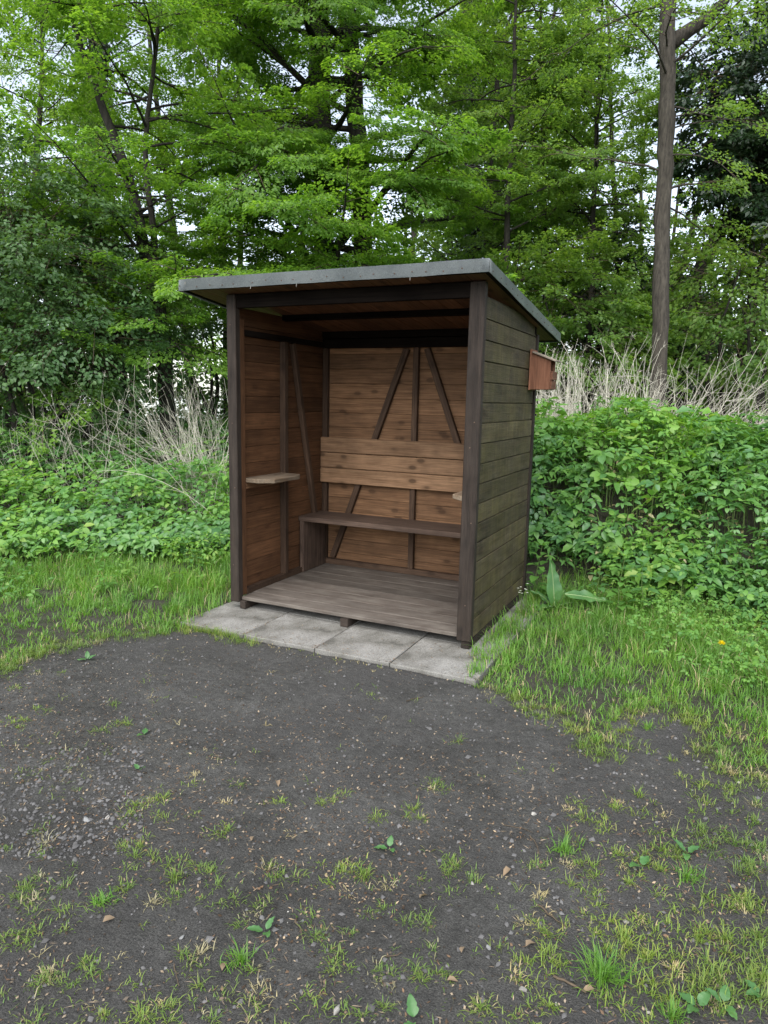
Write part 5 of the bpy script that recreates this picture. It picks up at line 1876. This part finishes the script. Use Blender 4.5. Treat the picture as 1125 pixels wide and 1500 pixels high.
s = g.uniform(0.003, 0.008, len(P))
V, F = chips(P, s * 1.3, s, g, 0.5, 0.2)
tag(link('pale_grit', np_mesh('pale_grit', V, F, [MT['stone']])), 'tiny pale grit scattered in the dark soil', 'gravel', kind='stuff')


def stone(px, py, size, label, seed, mat='stone', flat=0.55):
    gg = np.random.default_rng(seed)
    bm = bmesh.new()
    for q in nrm(gg.normal(0, 1, (17, 3))) * gg.uniform(0.72, 1.1, (17, 1)):
        bm.verts.new(Vector(q * np.array([1.0, 0.55 + 0.3 * ((seed * 37) % 10) / 10, flat])))
    res = bmesh.ops.convex_hull(bm, input=bm.verts)
    bmesh.ops.delete(bm, geom=[v for v in bm.verts if not v.link_faces], context='VERTS')
    bmesh.ops.bevel(bm, geom=list(bm.edges), offset=0.06, segments=1, affect='EDGES')
    me = bpy.data.meshes.new('stone')
    bm.to_mesh(me)
    bm.free()
    me.materials.append(MT[mat])
    c_ = G(px, py, -0.010)
    o = link('stone', me, None, (c_[0], c_[1], float(terrain(c_[0], c_[1])) + size * flat * 0.22), (gg.normal(0, 0.15), gg.normal(0, 0.15), gg.uniform(0, 6)))
    o.scale = (size / 2,) * 3
    tag(o, label, 'stone', 'loose stones on the soil')


for i, (px, py, s, lab, mt, fl_) in enumerate([
        (183, 1163, 0.022, 'white stone beside the worn tuft at left', 'stone', 0.6), (157, 1190, 0.026, 'white stone at the right end of the gravel patch', 'stone', 0.4),
        (126, 1194, 0.040, 'flat grey stone in the gravel patch at left', 'greystone', 0.3), (819, 1069, 0.024, 'round grey pebble on bare soil below the right grass', 'greystone', 0.8),
        (781, 1196, 0.026, 'whitish lump of stone on the soil right of centre', 'stone', 0.6), (692, 1292, 0.019, 'square pale stone beside a small tuft, right of centre', 'stone', 0.6),
        (587, 1233, 0.014, 'small white stone beside the seedling below centre', 'stone', 0.7), (614, 1225, 0.012, 'tiny white stone right of the seedling below centre', 'stone', 0.7),
        (917, 1347, 0.018, 'white stone amid the turf patches at lower right', 'stone', 0.7), (766, 1446, 0.028, 'flat white stone left of the big spiky grass tuft', 'stone', 0.35),
        (494, 1473, 0.030, 'largest rough pale stone near the bottom edge left of centre', 'stone', 0.6), (266, 1367, 0.020, 'flat pale grey stone in the lower left soil', 'greystone', 0.3),
        (815, 1468, 0.012, 'small white pebble below the twig at lower right', 'stone', 0.7), (950, 1478, 0.014, 'pale pebble low in the right turf', 'stone', 0.6),
        (250, 1022, 0.016, 'cream pebble on the trodden soil left of centre', 'stone', 0.5), (372, 1053, 0.013, 'pale flat pebble on the trodden soil nearest its middle', 'stone', 0.4),
        (494, 1120, 0.012, 'small white pebble on bare soil below the slabs', 'stone', 0.5), (442, 1343, 0.016, 'dull grey stone near the bottom middle tufts', 'greystone', 0.5),
        (716, 1383, 0.020, 'grey stone among dead leaves right of centre bottom', 'greystone', 0.5), (1082, 1146, 0.022, 'pale stone in the small bare patch at the right edge', 'stone', 0.5),
        (460, 1496, 0.018, 'white stone cut by the bottom edge left of centre', 'stone', 0.6)]):
    stone(px, py, s, lab, 300 + i, mt, fl_)


def twig(pts, r, label, seed):
    gg = np.random.default_rng(seed)
    Q = np.array([G(x, y, -0.008) for x, y in pts])
    k = np.linspace(0, len(Q) - 1, 8)
    Q = np.stack([np.interp(k, np.arange(len(Q)), Q[:, c_]) for c_ in range(3)], 1)
    Q[:, :2] += gg.normal(0, 0.0015, (8, 2))
    Q[:, 2] = terrain(Q[:, 0], Q[:, 1]) + r + np.abs(gg.normal(0, 0.002, 8))
    V, F = tube(Q - Q[0], np.linspace(r, r * 0.6, 8), 5, wob=0.12, seed=seed)
    o = link('twig', np_mesh('twig', V, F, [MT['twig']]), None, tuple(Q[0]))
    tag(o, label, 'twig', 'twigs on the soil')


twig([(811, 1427), (835, 1438), (859, 1451)], 0.0042, 'thick dark twig left of the big spiky grass tuft', 1)
twig([(776, 1225), (785, 1236), (791, 1251)], 0.0022, 'curved thin twig right of the whitish stone lump', 2)
twig([(737, 1207), (760, 1214), (781, 1221)], 0.0018, 'straight thin twig above the curved one right of centre', 3)
twig([(596, 1026), (605, 1021), (620, 1019)], 0.0028, 'short pale twig on the soil below the slabs', 4)
twig([(790, 1320), (806, 1335), (830, 1352)], 0.003, 'brown twig between the turf patches at lower right', 5)
twig([(432, 1342), (440, 1356), (444, 1368)], 0.0026, 'short brown twig among the bottom middle tufts', 6)
twig([(255, 1405), (258, 1420), (262, 1436)], 0.002, 'thin upright-lying twig in the lower left soil', 7)
twig([(560, 1395), (575, 1394), (590, 1391)], 0.0022, 'thin pale twig on the soil at bottom centre', 8)


def dry_leaf(px, py, L, label, seed):
    gg = np.random.default_rng(seed)
    c_ = G(px, py, -0.008)
    az = gg.uniform(0, 6.28)
    d = np.array([[math.cos(az), math.sin(az), 0.15]])
    V, F = leaflets(np.zeros((1, 3)), d, np.array([[gg.normal(0, 0.3), gg.normal(0, 0.3), 1.0]]), [L], [L * 0.6], 0.35, 0.3)
    o = link('dry_leaf', np_mesh('dry_leaf', V, F, [MT['dryleaf']]), None, (c_[0], c_[1], float(terrain(c_[0], c_[1])) + 0.006))
    tag(o, label, 'dead leaf', 'dead leaves on the soil')


for i, (px, py, L, lab) in enumerate([(615, 1312, 0.030, 'curled brown dead leaf on the soil right of centre'), (748, 1270, 0.038, 'crumpled grey-brown leaf beside the tufts right of centre'),
                                 (676, 1392, 0.026, 'small pale dead leaf at bottom centre right'), (150, 1345, 0.034, 'tan dead leaf in the soil at lower left'),
                                 (325, 1415, 0.030, 'brown dead leaf left of the upright tuft'), (405, 1142, 0.034, 'dark dead leaf scrap on the trodden soil'),
                                 (655, 1430, 0.028, 'broken pale leaf at the bottom right of centre'), (770, 1385, 0.036, 'reddish dead leaf between two turf patches'),
                                 (870, 1445, 0.03, 'dead leaf at the foot of the big spiky tuft'), (368, 1232, 0.028, 'whitish curled leaf strip on the soil left of centre')]):
    dry_leaf(px, py, L, lab, 400 + i)

# crumbs and blown bits lying on the slabs
g = np.random.default_rng(97)
n = 700
x = g.uniform(-0.05, 1.84, n)
y = np.where(g.uniform(size=n) < 0.45, -0.40 + np.abs(g.normal(0, 0.05, n)), g.uniform(-0.39, 0.02, n))
jn = g.uniform(size=n) < 0.3
x = np.where(jn, np.array(joints_x)[g.integers(0, 5, n)] + g.normal(0, 0.012, n), x)
s = g.uniform(0.003, 0.010, n)
V, F = chips(np.stack([x, y, np.full(n, 0.001)], 1), s * 1.6, s * 0.6, g, 0.3, 0.15)
tag(link('slab_litter', np_mesh('slab_litter', V, F, [MT['litter']])), 'scraps of soil and leaf lying on the concrete slabs', 'litter', kind='stuff')
